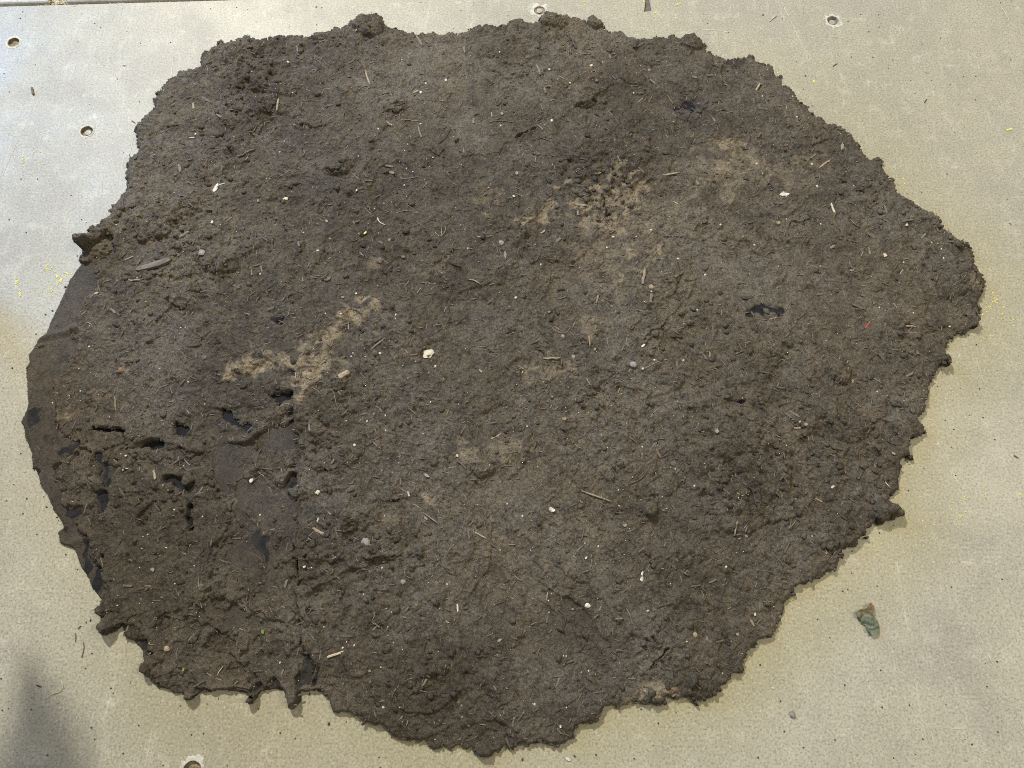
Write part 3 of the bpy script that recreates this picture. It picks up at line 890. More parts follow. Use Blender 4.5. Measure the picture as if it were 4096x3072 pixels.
def ring_mesh(name, cx, cy, r_in, r_out, z_in, z_out, seed, jag=0.25, n=64):
    rr = random.Random(seed)
    V, Fq = [], []
    ph = [rr.uniform(0, 6.28) for _ in range(4)]
    for k in range(n):
        t = k * math.tau / n
        w = .72 + jag * (1.3 * mnoise.noise(Vector((1.3 * math.cos(t), 1.3 * math.sin(t), seed))) + 1.6 * mnoise.noise(Vector((4 * math.cos(t), 4 * math.sin(t), seed + .5))) + .15 * rr.uniform(-1, 1))
        ro = r_in + (r_out - r_in) * max(0.06, w)
        c, s_ = math.cos(t), math.sin(t)
        V += [(cx + r_in * c, cy + r_in * s_, z_in), (cx + (r_in * .5 + ro * .5) * c, cy + (r_in * .5 + ro * .5) * s_, z_out + rr.uniform(.0002, .0007)), (cx + ro * c, cy + ro * s_, z_out)]
    for k in range(n):
        a, b = 3 * k, 3 * ((k + 1) % n)
        Fq += [[a, a + 1, b + 1, b], [a + 1, a + 2, b + 2, b + 1]]
    return py_mesh(name, V, Fq, True)


for (px, py, r, lab, ring), L in zip(HOLE_SPECS, loops):
    x, y = W(px, py)
    e = empty('anchor_hole', (x, y, 0))
    tag(e, lab, 'anchor hole', 'anchor holes in the floor', 'thing')
    ll = [(a - x, c - y) for a, c in L]
    n = len(ll)
    dep = -.007 if px != 2158 else -.003
    wall = py_mesh('wall', [(a, c, 0) for a, c in ll] + [(a * .93, c * .93, dep) for a, c in ll], [[i, (i + 1) % n, n + (i + 1) % n, n + i] for i in range(n)], True)
    link('wall', wall, M['metal'] if px in (2158, 3331) else M['dirtfill'], e)
    V, Fq = [(0, 0, dep + .001)], []
    rr = random.Random(int(px) + 5)
    for k in (1, 2, 3):
        for t in range(16):
            q = r * k / 3 * .97
            V.append((q * math.cos(t * math.tau / 16), q * math.sin(t * math.tau / 16), dep + rr.uniform(0, .0022)))
    for t in range(16):
        Fq.append([0, 1 + t, 1 + (t + 1) % 16])
        for k in (0, 1):
            Fq.append([1 + 16 * k + t, 17 + 16 * k + t, 17 + 16 * k + (t + 1) % 16, 1 + 16 * k + (t + 1) % 16])
    link('dirt_plug', py_mesh('dirt_plug', V, Fq, True), M['dirtfill'], e)
    link('mortar_ring', ring_mesh('mortar_ring', 0, 0, r * 1.01, r * ring, .0006, .0003, int(px), .5 if px != 54 else .2), M['chalk'], e)
    if px in (2158, 3331, 347):
        V = []
        for k, zz in ((1.0, .0), (1.0, .0016), (.55, .0022)):
            V += [(r * .52 * k * math.cos(t * math.tau / 14), r * .52 * k * math.sin(t * math.tau / 14), dep + .0015 + zz) for t in range(14)]
        Fq = [[i + 14 * k, (i + 1) % 14 + 14 * k, (i + 1) % 14 + 14 * k + 14, i + 14 * k + 14] for k in (0, 1) for i in range(14)] + [[28 + i for i in range(14)]]
        link('bolt_end', py_mesh('bolt_end', V, Fq), M['metal'], e)

# triangular notch at the top
L = loops[-1]
x, y = sum(p[0] for p in L) / len(L), sum(p[1] for p in L) / len(L)
e = empty('floor_notch', (x, y, 0))
tag(e, 'triangular broken notch with dark bottom in the floor above the slab', 'notch', None, 'thing')
n = len(L)
link('wall', py_mesh('wall', [(a - x, c - y, 0) for a, c in L] + [((a - x) * .8, (c - y) * .9, -.009) for a, c in L], [[i, (i + 1) % n, n + (i + 1) % n, n + i] for i in range(n)]), M['chalk'], e)
link('dirt_plug', py_mesh('dirt_plug', [((a - x) * .85, (c - y) * .93, -.005) for a, c in L], [list(range(n))]), M['bark'], e)

# groove and kerb strips along the far edge at the top left
gr = link('grit_groove', py_mesh('grit_groove', [(FX0, edge_y(FX0) - .001, -.010), (FX1, edge_y(FX1) - .001, -.010), (FX1, edge_y(FX1) + .06, -.010), (FX0, edge_y(FX0) + .06, -.010)], [[0, 1, 2, 3]]), M['grit'])
tag(gr, None, None, None, 'structure')
ff = link('far_floor', py_mesh('far_floor', [(FX0, edge_y(FX0) + .05, -.004), (FX1, edge_y(FX1) + .05, -.004), (FX1, edge_y(FX1) + 1.2, -.004), (FX0, edge_y(FX0) + 1.2, -.004)], [[0, 1, 2, 3]]), M['kerb'])
tag(ff, None, None, None, 'structure')


def kerb(x0, x1, lab):
    bm = bmesh.new()
    y0a, y0b = edge_y(x0) + .0085, edge_y(x1) + .0085
    v = [bm.verts.new(p) for p in ((x0, y0a, -.012), (x1, y0b, -.012), (x1, y0b + .05, -.012), (x0, y0a + .05, -.012), (x0, y0a, .002), (x1, y0b, .002), (x1, y0b + .05, .002), (x0, y0a + .05, .002))]
    for q in ((0, 3, 2, 1), (4, 5, 6, 7), (0, 1, 5, 4), (1, 2, 6, 5), (2, 3, 7, 6), (3, 0, 4, 7)):
        bm.faces.new([v[i] for i in q])
    bmesh.ops.bevel(bm, geom=bm.edges[:], offset=.006, segments=3, affect='EDGES', profile=.5)
    me = bpy.data.meshes.new('kerb_strip')
    bm.to_mesh(me)
    bm.free()
    o = link('kerb_strip', me, M['kerb'])
    tag(o, lab, 'kerb strip', 'kerb strips beyond the groove', 'thing')


kx = W(192, 5)[0]
kerb(kx - 1.0, kx, 'rounded concrete kerb strip ending near the top left corner')
kerb(W(262, 5)[0], 2.3, 'rounded concrete kerb strip running on to the right beyond the groove')

# ------------------------------------------------------------------ small mesh builders (points in local coordinates)
def tube(P, R, sides=6, flat=1.0, seed=0):
    rr = random.Random(seed)
    V, Fq = [], []
    n = len(P)
    for i in range(n):
        a, c = P[max(i - 1, 0)], P[min(i + 1, n - 1)]
        d = Vector((c[0] - a[0], c[1] - a[1], c[2] - a[2])).normalized()
        side = d.cross(Vector((0, 0, 1)))
        side = side.normalized() if side.length > 1e-4 else Vector((1, 0, 0))
        up = side.cross(d)
        for k in range(sides):
            t = k * math.tau / sides
            q = Vector(P[i]) + side * (R[i] * math.cos(t) * rr.uniform(.85, 1.15)) + up * (R[i] * flat * math.sin(t) * rr.uniform(.85, 1.15))
            V.append(tuple(q))
    for i in range(n - 1):
        for k in range(sides):
            Fq.append([i * sides + k, i * sides + (k + 1) % sides, (i + 1) * sides + (k + 1) % sides, (i + 1) * sides + k])
    Fq.append(list(range(sides))[::-1])
    Fq.append([(n - 1) * sides + k for k in range(sides)])
    return V, Fq


def splinter(L, w, h, seed, z0=0.0, z1=0.0):
    """flat split chip along x with ragged, tapering ends"""
    rr = random.Random(seed)
    st = [-.5, -.42, -.15, .15, .42, .5]
    ws = [rr.uniform(.1, .7), rr.uniform(.7, 1), rr.uniform(.85, 1.1), rr.uniform(.85, 1.1), rr.uniform(.6, 1), rr.uniform(.05, .6)]
    off = [rr.uniform(-.3, .3) * w, rr.uniform(-.1, .1) * w, 0, rr.uniform(-.1, .1) * w, 0, rr.uniform(-.3, .3) * w]
    bend = rr.uniform(-.05, .05) * L
    V, Fq = [], []
    for s_, a, o_ in zip(st, ws, off):
        zc = z0 + (z1 - z0) * (s_ + .5)
        y = o_ + bend * (s_ * s_ * 4 - .5)
        hh = h * rr.uniform(.8, 1.1)
        V += [(s_ * L, y - a * w / 2, zc - h * .5), (s_ * L, y + a * w / 2, zc - h * .5), (s_ * L, y + a * w * .42, zc + hh * .35), (s_ * L, y + a * w * .1, zc + hh * .6), (s_ * L, y - a * w * .42, zc + hh * rr.uniform(.2, .5))]
    for i in range(5):
        for k in range(5):
            Fq.append([i * 5 + k, i * 5 + (k + 1) % 5, i * 5 + 5 + (k + 1) % 5, i * 5 + 5 + k])
    Fq.append([4, 3, 2, 1, 0])
    Fq.append([25, 26, 27, 28, 29])
    return V, Fq


def blob(r, seed, flat=.65, sub=2, amp=.28):
    bm = bmesh.new()
    bmesh.ops.create_icosphere(bm, subdivisions=sub, radius=1)
    rr = random.Random(seed)
    o = Vector((rr.uniform(-50, 50), rr.uniform(-50, 50), rr.uniform(-50, 50)))
    ex, ey = rr.uniform(.75, 1.2), rr.uniform(.75, 1.2)
    V = []
    for v in bm.verts:
        k = 1 + amp * mnoise.noise(v.co * 1.3 + o) + amp * .6 * mnoise.noise(v.co * 3.1 + o)
        V.append((v.co.x * r * k * ex, v.co.y * r * k * ey, v.co.z * r * k * flat))
    Fq = [[q.index for q in f.verts] for f in bm.faces]
    bm.free()
    return V, Fq


def flake(rx, ry, seed, n=13, curl=.25, th=.0007, jag=.35):
    rr = random.Random(seed)
    V, Fq = [], []
    rad = [1 - jag * rr.random() for _ in range(n)]
    for lay in (0, 1):
        for ring_ in (1.0, .55):
            for k in range(n):
                t = k * math.tau / n
                x, y = rx * rad[k] * ring_ * math.cos(t), ry * rad[k] * ring_ * math.sin(t)
                z = curl * min(rx, ry) * ((x / rx) ** 2 * .8 - (y / ry) ** 2 * .3) + rr.uniform(-.08, .08) * min(rx, ry) * ring_ - lay * th
                V.append((x, y, z))
        V.append((0, 0, -lay * th))
    m = 2 * n + 1
    for k in range(n):
        k2 = (k + 1) % n
        Fq += [[k, k2, n + k2, n + k], [n + k, n + k2, 2 * n], [m + k2, m + k, m + n + k, m + n + k2], [m + n + k2, m + n + k, m + 2 * n], [k2, k, m + k, m + k2]]
    return V, Fq


# ------------------------------------------------------------------ things on the slab and on the floor
KIND = {'s': ('wood_chip', 'wood chip', 'splinter of wood'), 't': ('twig', 'twig', 'twig'), 'r': ('rootlet', 'rootlet', 'thin curved rootlet'), 'p': ('pebble', 'pebble', 'rounded grain'),
        'f': ('bark_flake', 'flake', 'flat flake'), 'q': ('shell_fragment', 'shell', 'curved shell piece'), 'c': ('soil_crumb', 'crumb', 'crumb')}
GROUP = {'s': 'wood chips lying in the soil', 't': 'twigs lying in the soil', 'r': 'rootlets lying in the soil', 'p': 'pale grains in the soil', 'f': 'flakes lying in the soil', 'q': 'shell pieces in the soil', 'c': 'soil crumbs on the floor'}
CWORD = {'bark': 'brown', 'grey': 'grey', 'tan': 'tan', 'pale': 'pale straw coloured', 'dark': 'blackish', 'white': 'white', 'cream': 'cream coloured', 'stone': 'grey stony', 'rust': 'rust orange', 'yellow': 'bright yellow', 'green': 'green mossy', 'red': 'red', 'soil': 'dark earthy'}
MARKS = [('the big tan crumbly patch', 2440, 810), ('the tan papery scrap', 1710, 1420), ('the two yellow leaf flecks', 1450, 935), ('the white feathery scrap', 860, 758), ('the white torn leaf scrap', 3132, 780), ('the red scrap', 3472, 1300),
         ('the white triangular shell', 2205, 2038), ('the pale splinter near the bottom', 1343, 2615), ('the tan patch left of centre', 1260, 1430), ('the torn black holes', 820, 1690), ('the vertical seam', 1185, 2080), ('the blue-black bare patch', 2765, 435),
         ('the upper tan patch on the right', 2920, 610), ('the round white shell low right', 2349, 2420), ('the long grey wood splinter', 625, 1065), ('the bone-like stick', 2576, 1105), ('the dark pit on the left', 1110, 1282), ('the embedded wood block', 1375, 1500),
         ('the round soil clod', 2600, 2045), ('the large lump on the right', 3345, 1480), ('the lobe at the right edge', 3600, 2045), ('the dark bluish clump', 2780, 1385), ('the tan bare rim at the bottom', 2630, 2785), ('the tan bare rim at the right edge', 3905, 1120),
         ('the knob on the top edge', 1490, 90), ('the notched top edge', 2160, 80), ('the right top corner of the slab', 3000, 240), ('the small tan clump near the centre', 1920, 1830), ('the grey stone', 1461, 2170), ('the buried ridge near the bottom', 1740, 2688), ('the bottom tip of the slab', 1950, 3000),
         ('the small brown clump low centre', 1715, 2018), ('the lower left corner of the slab', 700, 2700), ('the curled flap on the left', 355, 980), ('the dark crescent pit', 3540, 1705), ('the slender dark stem', 3010, 1975)]
FMARKS = [('the anchor hole in the top left corner', 54, 170), ('the stained anchor hole', 347, 525), ('the anchor hole at the top right', 3331, 83), ('the notch at the top', 2593, 20), ('the wilted green leaf', 3465, 2490), ('the grey stone on the floor', 3168, 2858), ('the lower left corner of the slab', 620, 2640), ('the top edge of the slab', 1270, 110),
          ('the right tip of the slab', 3925, 1160), ('the lobe at the right edge', 3620, 2050), ('the bottom tip of the slab', 1960, 3040), ('the right end of the groove', 700, 20), ('the curled root on the floor', 240, 2760), ('the bottom rim of the slab', 2640, 2800), ('the left edge of the slab', 380, 900), ('the top right of the slab', 3200, 340)]
used_labels = {}


def direction(dx, dy):
    a = math.degrees(math.atan2(-dy, dx)) % 360
    return ['right of', 'above and right of', 'above', 'above and left of', 'left of', 'below and left of', 'below', 'below and right of'][int((a + 22.5) // 45) % 8]


def make_label(k, col, px, py, lenpx, ang, where):
    marks = MARKS if where == 'slab' else FMARKS
    near = sorted(marks, key=lambda m: (m[1] - px) ** 2 + (m[2] - py) ** 2)
    noun = KIND[k][2]
    size = ''
    if k in 'st':
        size = 'long ' if lenpx > 55 else ('short ' if lenpx < 26 else '')
    elif k in 'pfc':
        size = 'tiny ' if lenpx < 9 else ('large ' if lenpx > 26 else 'small ')
    ori = ''
    if k in 'st':
        a = ang % 180
        ori = 'level ' if (a < 22 or a > 158) else ('upright ' if 68 < a < 112 else ('right leaning ' if a < 90 else 'left leaning '))
    tries = []
    for m in near[:8]:
        d = math.hypot(px - m[1], py - m[2])
        dist = 'beside' if d < 70 else ('close' if d < 190 else 'some way')
        rel = direction(px - m[1], py - m[2])
        tries.append(f"{size}{CWORD[col]} {noun} {'just ' if d < 110 else ''}{rel} {m[0]}")
        tries.append(f"{size}{ori}{CWORD[col]} {noun} {'just ' if d < 110 else ('well ' if d > 230 else '')}{rel} {m[0]}")
    for t in tries:
        if t not in used_labels and len(t.split()) <= 16:
            used_labels[t] = 1
            return t
    return tries[0]


count = 0


def place(k, col, pts, w, where='slab', label=None, name=None, cat=None, noisy=0):
    """pts: photo pixels; w: width (or radius) in photo pixels"""
    global count
    count += 1
    cx = sum(p[0] for p in pts) / len(pts)
    cy = sum(p[1] for p in pts) / len(pts)
    m = px_size(cx, cy)
    pos = (lambda a, b: on_slab(a, b)) if where == 'slab' else (lambda a, b: (*W(a, b), 0.0))
    X, Y, Zc = pos(cx, cy)
    seed = count * 17 + 3
    lenpx = w
    ang = 0
    if k in 'st' and len(pts) == 2:
        a, c = pos(*pts[0]), pos(*pts[1])
        Lm = math.hypot(c[0] - a[0], c[1] - a[1])
        ang = math.degrees(math.atan2(c[1] - a[1], c[0] - a[0]))
        lenpx = Lm / m
        wm = max(w * m, .0016)
        h = max(wm * (.45 if k == 's' else .9), .0012)
        za, zc = a[2], c[2]
        zm = max(Zc, (za + zc) / 2)
        dz = max(-.3 * Lm, min(.3 * Lm, zc - za))
        if k == 's':
            V, Fq = splinter(Lm, wm, h, seed, -dz / 2, dz / 2)
        else:
            rr = random.Random(seed)
            n = 5
            P = [(Lm * (i / (n - 1) - .5), rr.uniform(-.04, .04) * Lm, dz * (i / (n - 1) - .5)) for i in range(n)]
            V, Fq = tube(P, [wm / 2 * rr.uniform(.75, 1.05) * (.8 if i in (0, n - 1) else 1) for i in range(n)], 7, .9, seed)
        me = py_mesh(KIND[k][0], V, Fq)
        o = link(name or KIND[k][0], me, M[col])
        o.location = (X, Y, zm + h * (.28 if where == 'slab' else .5))
        o.rotation_euler = (0, 0, math.radians(ang))
    elif k in 'rt':
        n = len(pts)
        # catmull-rom through the points
        Q = []
        for i in range(n - 1):
            p0, p1, p2, p3 = pts[max(i - 1, 0)], pts[i], pts[i + 1], pts[min(i + 2, n - 1)]
            for t in (0, .25, .5, .75):
                Q.append(tuple(.5 * (2 * p1[a] + (p2[a] - p0[a]) * t + (2 * p0[a] - 5 * p1[a] + 4 * p2[a] - p3[a]) * t * t + (3 * p1[a] - p0[a] - 3 * p2[a] + p3[a]) * t ** 3) for a in (0, 1)))
        Q.append(pts[-1])
        rad = max(w * m / 2, .0007)
        P = []
        for q in Q:
            a = pos(*q)
            P.append((a[0] - X, a[1] - Y, a[2] - Zc + rad * .9))
        rr = random.Random(seed)
        V, Fq = tube(P, [rad * rr.uniform(.75, 1.1) * (.6 if i in (0, len(P) - 1) else 1) for i in range(len(P))], 6, 1.0, seed)
        o = link(name or KIND[k][0], py_mesh(KIND[k][0], V, Fq, True), M[col])
        o.location = (X, Y, Zc + .0004)
        ang = math.degrees(math.atan2(-(pts[-1][1] - pts[0][1]), pts[-1][0] - pts[0][0]))
        lenpx = math.hypot(pts[-1][0] - pts[0][0], pts[-1][1] - pts[0][1])
    elif k in 'pc':
        r = max(w * m, .0013)
        V, Fq = blob(r, seed, .7 if k == 'c' else .5, 2 if r > .003 else 1, .5 if k == 'c' else .36)
        o = link(name or KIND[k][0], py_mesh(KIND[k][0], V, Fq, False), M[col])
        o.location = (X, Y, Zc + r * (.02 if where == 'slab' else .4))
        o.rotation_euler = (0, 0, seed % 6)
        lenpx = 2 * w
    else:
        if len(pts) == 2:
            a, c = pos(*pts[0]), pos(*pts[1])
            rx = math.hypot(c[0] - a[0], c[1] - a[1]) / 2
            ang = math.atan2(c[1] - a[1], c[0] - a[0])
            ry = w * m / 2
        else:
            rx, ry, ang = w * m * .62, w * m * .45, (seed % 31) / 5
        V, Fq = flake(max(rx, .002), max(ry, .0016), seed, 13, .3 if k == 'f' else .9, .0008)
        o = link(name or KIND[k][0], py_mesh(KIND[k][0], V, Fq), M[col])
        o.location = (X, Y, Zc + .0018)
        o.rotation_euler = (random.Random(seed).uniform(-.15, .15), random.Random(seed + 1).uniform(-.15, .15), ang)
        lenpx = max(w, rx / m)
        ang = math.degrees(ang)
    nm, ct, _ = KIND[k]
    if label is None:
        label = make_label(k, col, cx, cy, lenpx, ang, where)
    g = GROUP[k] if where == 'slab' else GROUP[k].replace('in the soil', 'on the floor')
    tag(o, label, cat or ct, g, 'thing')
    return o


ITEMS = {
(0, 0): 's bark 18 1740 835 1825 890;s tan 20 1670 890 1675 945;s grey 22 1870 990 1920 1020;s white 10 1630 1187 1680 1187;p white 12 1690 1160;t bark 22 2060 1360 2200 1290;s bark 10 1905 1400 1920 1480;r tan 5 1780 560 1795 600 1800 640;s bark 16 1480 920 1520 890;s grey 26 1545 1420 1560 1490;s bark 14 1700 740 1670 720',
(0, 1): 's tan 14 1080 590 1160 555;f cream 28 1835 265;p white 8 1000 283;s tan 10 1120 775 1250 755;p tan 12 1185 740;q cream 14 815 885 860 870;t bark 15 2010 155 2050 140;t bark 8 1260 1260 1320 1285;s dark 22 1620 1330 1740 1310;p rust 34 1040 1540;p white 8 1380 1525;p white 8 680 1525;p white 8 1625 1640;p white 9 770 1335;s tan 10 2110 1045 2160 1060;s tan 9 2175 670 2178 720;p bark 26 1760 1430;s bark 14 930 345 960 330;s bark 12 1390 120 1410 90;p white 7 1560 1170;p white 7 1600 1168;s grey 22 960 1010 1000 1050;t grey 26 1640 350 1560 400;p stone 30 1740 520;s bark 16 2010 810 2080 830;r bark 6 1870 860 1960 900 2010 940;f tan 26 2150 790;p cream 9 1930 600',
(1, 0): 's tan 16 945 610 985 740;s grey 22 1380 300 1440 400;s grey 16 1795 400 1805 460;s bark 8 585 520 612 565;s tan 16 195 850 180 960;s tan 16 1355 805 1400 785;p white 12 1425 800;s bark 12 1310 800 1350 860;p white 14 1640 690;p white 9 1467 720;p white 12 280 540;p white 7 1610 870;s tan 14 1130 1055 1180 1090;r tan 6 1250 1035 1330 1040 1420 1050;p white 10 1422 1070;s grey 14 1400 1090 1430 1190;p white 9 1057 1115;s grey 22 1880 1025 1880 1068;f tan 30 2125 985;p white 9 2113 1082;r dark 7 1570 1245 1640 1190 1680 1115;r bark 7 2000 1065 2100 1045 2205 1060;p white 8 885 1348;p white 7 1285 1302;p white 7 1310 1246;p white 8 1530 1360;p white 7 1300 1455;p white 7 1355 1485;p white 8 1283 1600;s bark 16 830 1500 900 1560;s grey 20 1120 1435 1190 1445;f grey 34 1140 1475 1200 1510;s bark 14 1440 1630 1485 1570;t bark 18 945 1570 1010 1565;r tan 5 1255 1550 1330 1540 1400 1530;s bark 14 850 1200 900 1180;r bark 6 580 1250 620 1280 650 1290;f white 20 870 1645;s grey 10 1790 1280 1795 1310;s tan 12 2035 970 2040 1010;p white 7 490 1615;p white 7 245 1220;p white 7 205 1313;p white 7 660 680;p white 7 168 765;p white 7 315 795;f stone 22 860 235;s bark 14 540 370 600 340;p cream 8 2105 440;s bark 12 1770 90 1772 92;s grey 12 355 400 362 450',
(2, 0): 't dark 22 515 340 555 420;s bark 14 665 410 745 400;t dark 36 1055 420 1090 350;s bark 12 1080 400 1150 360;s grey 14 840 470 855 505;s grey 24 215 565 245 650;s bark 10 265 580 270 640;p white 10 323 600;s grey 14 400 660 455 685;f cream 18 500 720;t grey 28 280 760 290 805;s bark 26 285 740 350 745;s grey 18 1190 690 1240 730;t rust 14 1340 830 1390 900;r tan 6 1180 890 1200 850 1220 820;s tan 10 1090 880 1130 850;f bark 34 730 700;s grey 22 1555 665 1600 670;s bark 24 1680 655 1740 655;t tan 20 2105 790 2140 730;r bark 6 1940 760 1960 720 1980 670;s bark 18 2150 935 2210 950;f cream 26 685 570;p white 7 1050 805;p cream 12 345 1040;f tan 16 280 1083;s grey 16 220 1080 270 1125;t bark 16 245 905 265 960;p white 7 1780 897;s tan 8 1730 1020 1755 1050;p white 8 1265 1110;s grey 14 910 1345 935 1385;s bark 20 1095 1430 1145 1500;s tan 11 1075 1468 1120 1468;s tan 16 1300 1520 1450 1495;s tan 12 720 1505 770 1500;f stone 34 40 1500;s bark 10 365 1430 375 1505;p white 7 352 1420;s bark 16 205 1310 245 1335;r bark 6 240 1190 290 1205 330 1225;t bark 26 2120 1190 2150 1150;s grey 24 1590 1560 1610 1600;s bark 12 1510 1545 1525 1590;p cream 10 2115 1415;f rust 24 495 770;r tan 5 1770 960 1810 950 1850 955;p white 9 2165 830;p white 7 545 628;s bark 14 1290 660 1330 640;f bark 30 150 480 110 510;s dark 18 860 650 900 690;p tan 13 1185 605;s grey 14 1420 1000 1380 980',
(3, 0): 's bark 8 345 1300 400 1290;s grey 14 365 1370 415 1330;s tan 16 440 1450 540 1380;f tan 34 630 1310 650 1225;p cream 12 380 1418;r tan 6 150 960 158 940 160 920;p white 10 425 1608;p cream 8 740 1605;s dark 18 760 1650 900 1590;s dark 10 1000 1555 1060 1555;s bark 14 380 1250 390 1220;s bark 12 600 1170 620 1140;p white 8 250 1010',
(1, 1): 'f tan 26 20 80;p cream 22 255 60;f tan 30 610 255;r white 13 1050 225 1070 265 1120 290;r tan 6 1200 195 1250 170 1320 165;r tan 6 1370 245 1430 290 1460 315;s bark 12 850 270 900 250;s bark 10 940 140 1000 200;r tan 7 1600 290 1602 370 1580 385 1550 350;r tan 7 1640 300 1630 350 1595 385;t bark 8 2090 335 2160 325 2190 290;s tan 14 1910 388 1955 390;s bark 12 1985 385 2040 375;f stone 30 2150 515 2155 580;s bark 10 1000 395 1015 435;s tan 8 895 520 930 555;f white 20 535 508;p white 7 640 400;p white 7 1060 355;s tan 10 625 580 650 565;t tan 14 1840 760 1890 770 1945 805;s tan 7 2010 805 2080 785;s tan 7 1390 880 1425 830;p white 7 1300 850;p cream 10 865 878;f tan 24 750 910;s bark 28 95 1020 160 1000;f cream 16 735 1055;p white 12 1210 1060;s tan 12 800 1130 800 1190;s tan 12 655 1190 660 1230;p white 7 600 1050;r tan 6 1390 1165 1415 1175 1440 1170;s tan 7 1470 1190 1480 1140;s grey 18 990 1370 1120 1265;p cream 14 1070 1395;p white 8 822 1420;p white 7 945 1420;p white 8 837 1392;p white 6 1120 1355;s rust 14 1330 1410 1400 1400;p white 8 1380 1462;p cream 10 1550 1505;s tan 16 1925 1535 1955 1555;s bark 10 1580 1550 1630 1540;p white 7 1755 1633;t tan 14 560 1490 600 1455;r tan 9 440 1600 480 1620 520 1590;r tan 9 340 1560 350 1600 330 1650;t dark 20 1680 615 1770 640;p white 7 410 350;p cream 9 945 470;p white 7 1830 485;s grey 22 360 430 375 470;p stone 22 2120 440;f grey 40 1270 560;f grey 36 1140 430 1190 400;s bark 14 755 620 757 665;p bark 30 1070 590;s grey 14 40 640 55 690;p cream 10 35 705;r bark 6 210 0 260 30 330 40;s tan 9 1620 1600 1615 1640;f bark 44 590 770 650 740;p cream 8 1105 98',
(2, 1): 'f white 22 15 40;s tan 22 540 115 650 115;s tan 20 565 155 570 200;s bark 9 455 260 450 315;s bark 12 540 295 620 310;s tan 18 250 360 285 330;s grey 26 380 440 420 400;s bark 12 340 390 380 395;p tan 26 1205 825;p white 10 1203 858;s grey 28 1195 960 1205 880;s tan 16 725 965 745 895;f grey 28 860 990;p cream 14 875 385;p white 7 1073 383;p white 8 250 625;q cream 26 30 915;p white 11 1800 285;s white 6 1395 85 1430 105;s tan 8 1310 715 1380 700;s bark 12 1410 740 1480 690;r bark 6 1380 490 1410 515 1440 540;p white 13 1670 715;p white 10 2095 457;p white 7 440 895;r tan 6 340 1160 400 1215 470 1215 510 1160;s grey 12 360 1160 410 1190;p stone 16 440 1245;s tan 12 665 1240 675 1335;s bark 10 605 1300 660 1300;s grey 12 820 1255 825 1315;p white 8 637 1252;s bark 16 200 1350 265 1375;r tan 6 308 1380 312 1405 310 1430;t tan 18 270 1440 420 1440;t bark 12 635 1480 640 1540;p white 13 1230 1452;p white 10 1130 1525;r tan 6 1140 1530 1260 1470 1340 1450;r bark 6 1160 1500 1175 1470 1190 1430;f white 24 1115 1345 1150 1315;s bark 10 1370 1190 1440 1225;t dark 30 1370 1250 1470 1250;s bark 14 1735 1155 1735 1280;s rust 12 1655 1385 1700 1380;s bark 22 1640 1380 1680 1450;s tan 14 1710 1380 1710 1425;s grey 14 1425 1465 1425 1510;f tan 26 715 1360;s bark 9 970 1330 1000 1385;s tan 6 1810 1020 1812 1070;s grey 12 2010 1300 2060 1295;s dark 34 1980 920 2080 910;t bark 14 2060 1040 2090 1080;s bark 12 2100 1095 2205 1105;t dark 24 390 850 450 835;f tan 22 320 1040;s grey 10 535 560 550 600;p white 7 585 655;p cream 10 820 480;s bark 12 720 800 780 830;s tan 9 1100 815 1120 825;p cream 11 1435 575;s bark 9 1300 380 1480 385;s bark 11 1390 490 1400 500;s bark 18 1990 1370 1930 1400;s grey 12 1000 1560 1020 1535;p white 9 1200 330;p stone 26 1050 1490;p stone 20 530 1425;p cream 11 1480 1455;p cream 11 1600 1020',
(3, 1): 's cream 18 545 95 575 185;r tan 7 705 235 760 290 800 300;s grey 18 870 480 880 540;s tan 8 800 560 820 520;p cream 16 1010 545;t bark 22 1150 260 1260 240;p white 16 1200 278;s grey 20 1320 405 1360 360;s grey 16 1030 180 1005 115;s dark 24 920 80 940 30;p white 9 1470 438;p cream 8 1410 437;p cream 8 455 275;s tan 12 1140 710 1165 670;s tan 6 1690 740 1710 715;p white 8 450 640;p white 7 1170 607;s tan 7 780 815 845 810;s bark 24 720 970 835 1015;s tan 12 1080 960 1115 1000;s tan 18 1185 1160 1275 1170;s tan 12 10 1100 75 1085;s grey 9 1015 1185 1020 1240;p stone 12 505 1285;s tan 10 670 1510 690 1455;s grey 22 1190 1595 1250 1565;s tan 14 735 1650 730 1620;s bark 12 1205 1620 1225 1650;f rust 22 1720 1060;p white 9 1565 1165;s bark 12 1550 425 1610 430;p white 7 160 232;s bark 20 60 95 125 100;s tan 20 535 490 575 460;s grey 10 720 1240 705 1270;f tan 30 720 680;s bark 9 1110 880 1112 915;f cream 16 960 1000;p cream 13 1520 570;s grey 9 1570 605 1575 630;f grey 34 1290 1390;s bark 20 410 890 480 880;s bark 8 920 915 990 915;p cream 7 1255 1045;s bark 10 220 715 310 720;p tan 18 90 265;p cream 10 1500 490',
(0, 2): 's tan 11 995 110 1000 225;s grey 10 1370 40 1455 5;s grey 10 1470 20 1490 85;s tan 8 905 80 930 60;p white 9 600 100;p cream 7 695 60;p white 8 950 285;p white 7 1400 318;f cream 22 1090 620;s tan 22 1330 745 1340 825;p white 9 1063 740;r white 5 1070 720 1090 730 1110 732;f cream 38 2175 835;p white 9 1435 1415;f stone 34 1300 1590 1340 1620;p cream 10 1505 1085;s bark 12 2010 1335 2090 1335;p white 6 1965 1215;s bark 9 725 650 735 605;p cream 8 450 160;s bark 10 1510 120 1590 140;p white 7 1770 172;s grey 16 1820 1400 1830 1340;s bark 10 1860 1160 1870 1200;p white 8 1450 915;p cream 9 1275 1300;s bark 12 1380 1110 1395 1130;s bark 8 310 530 350 570;p white 7 1225 1420',
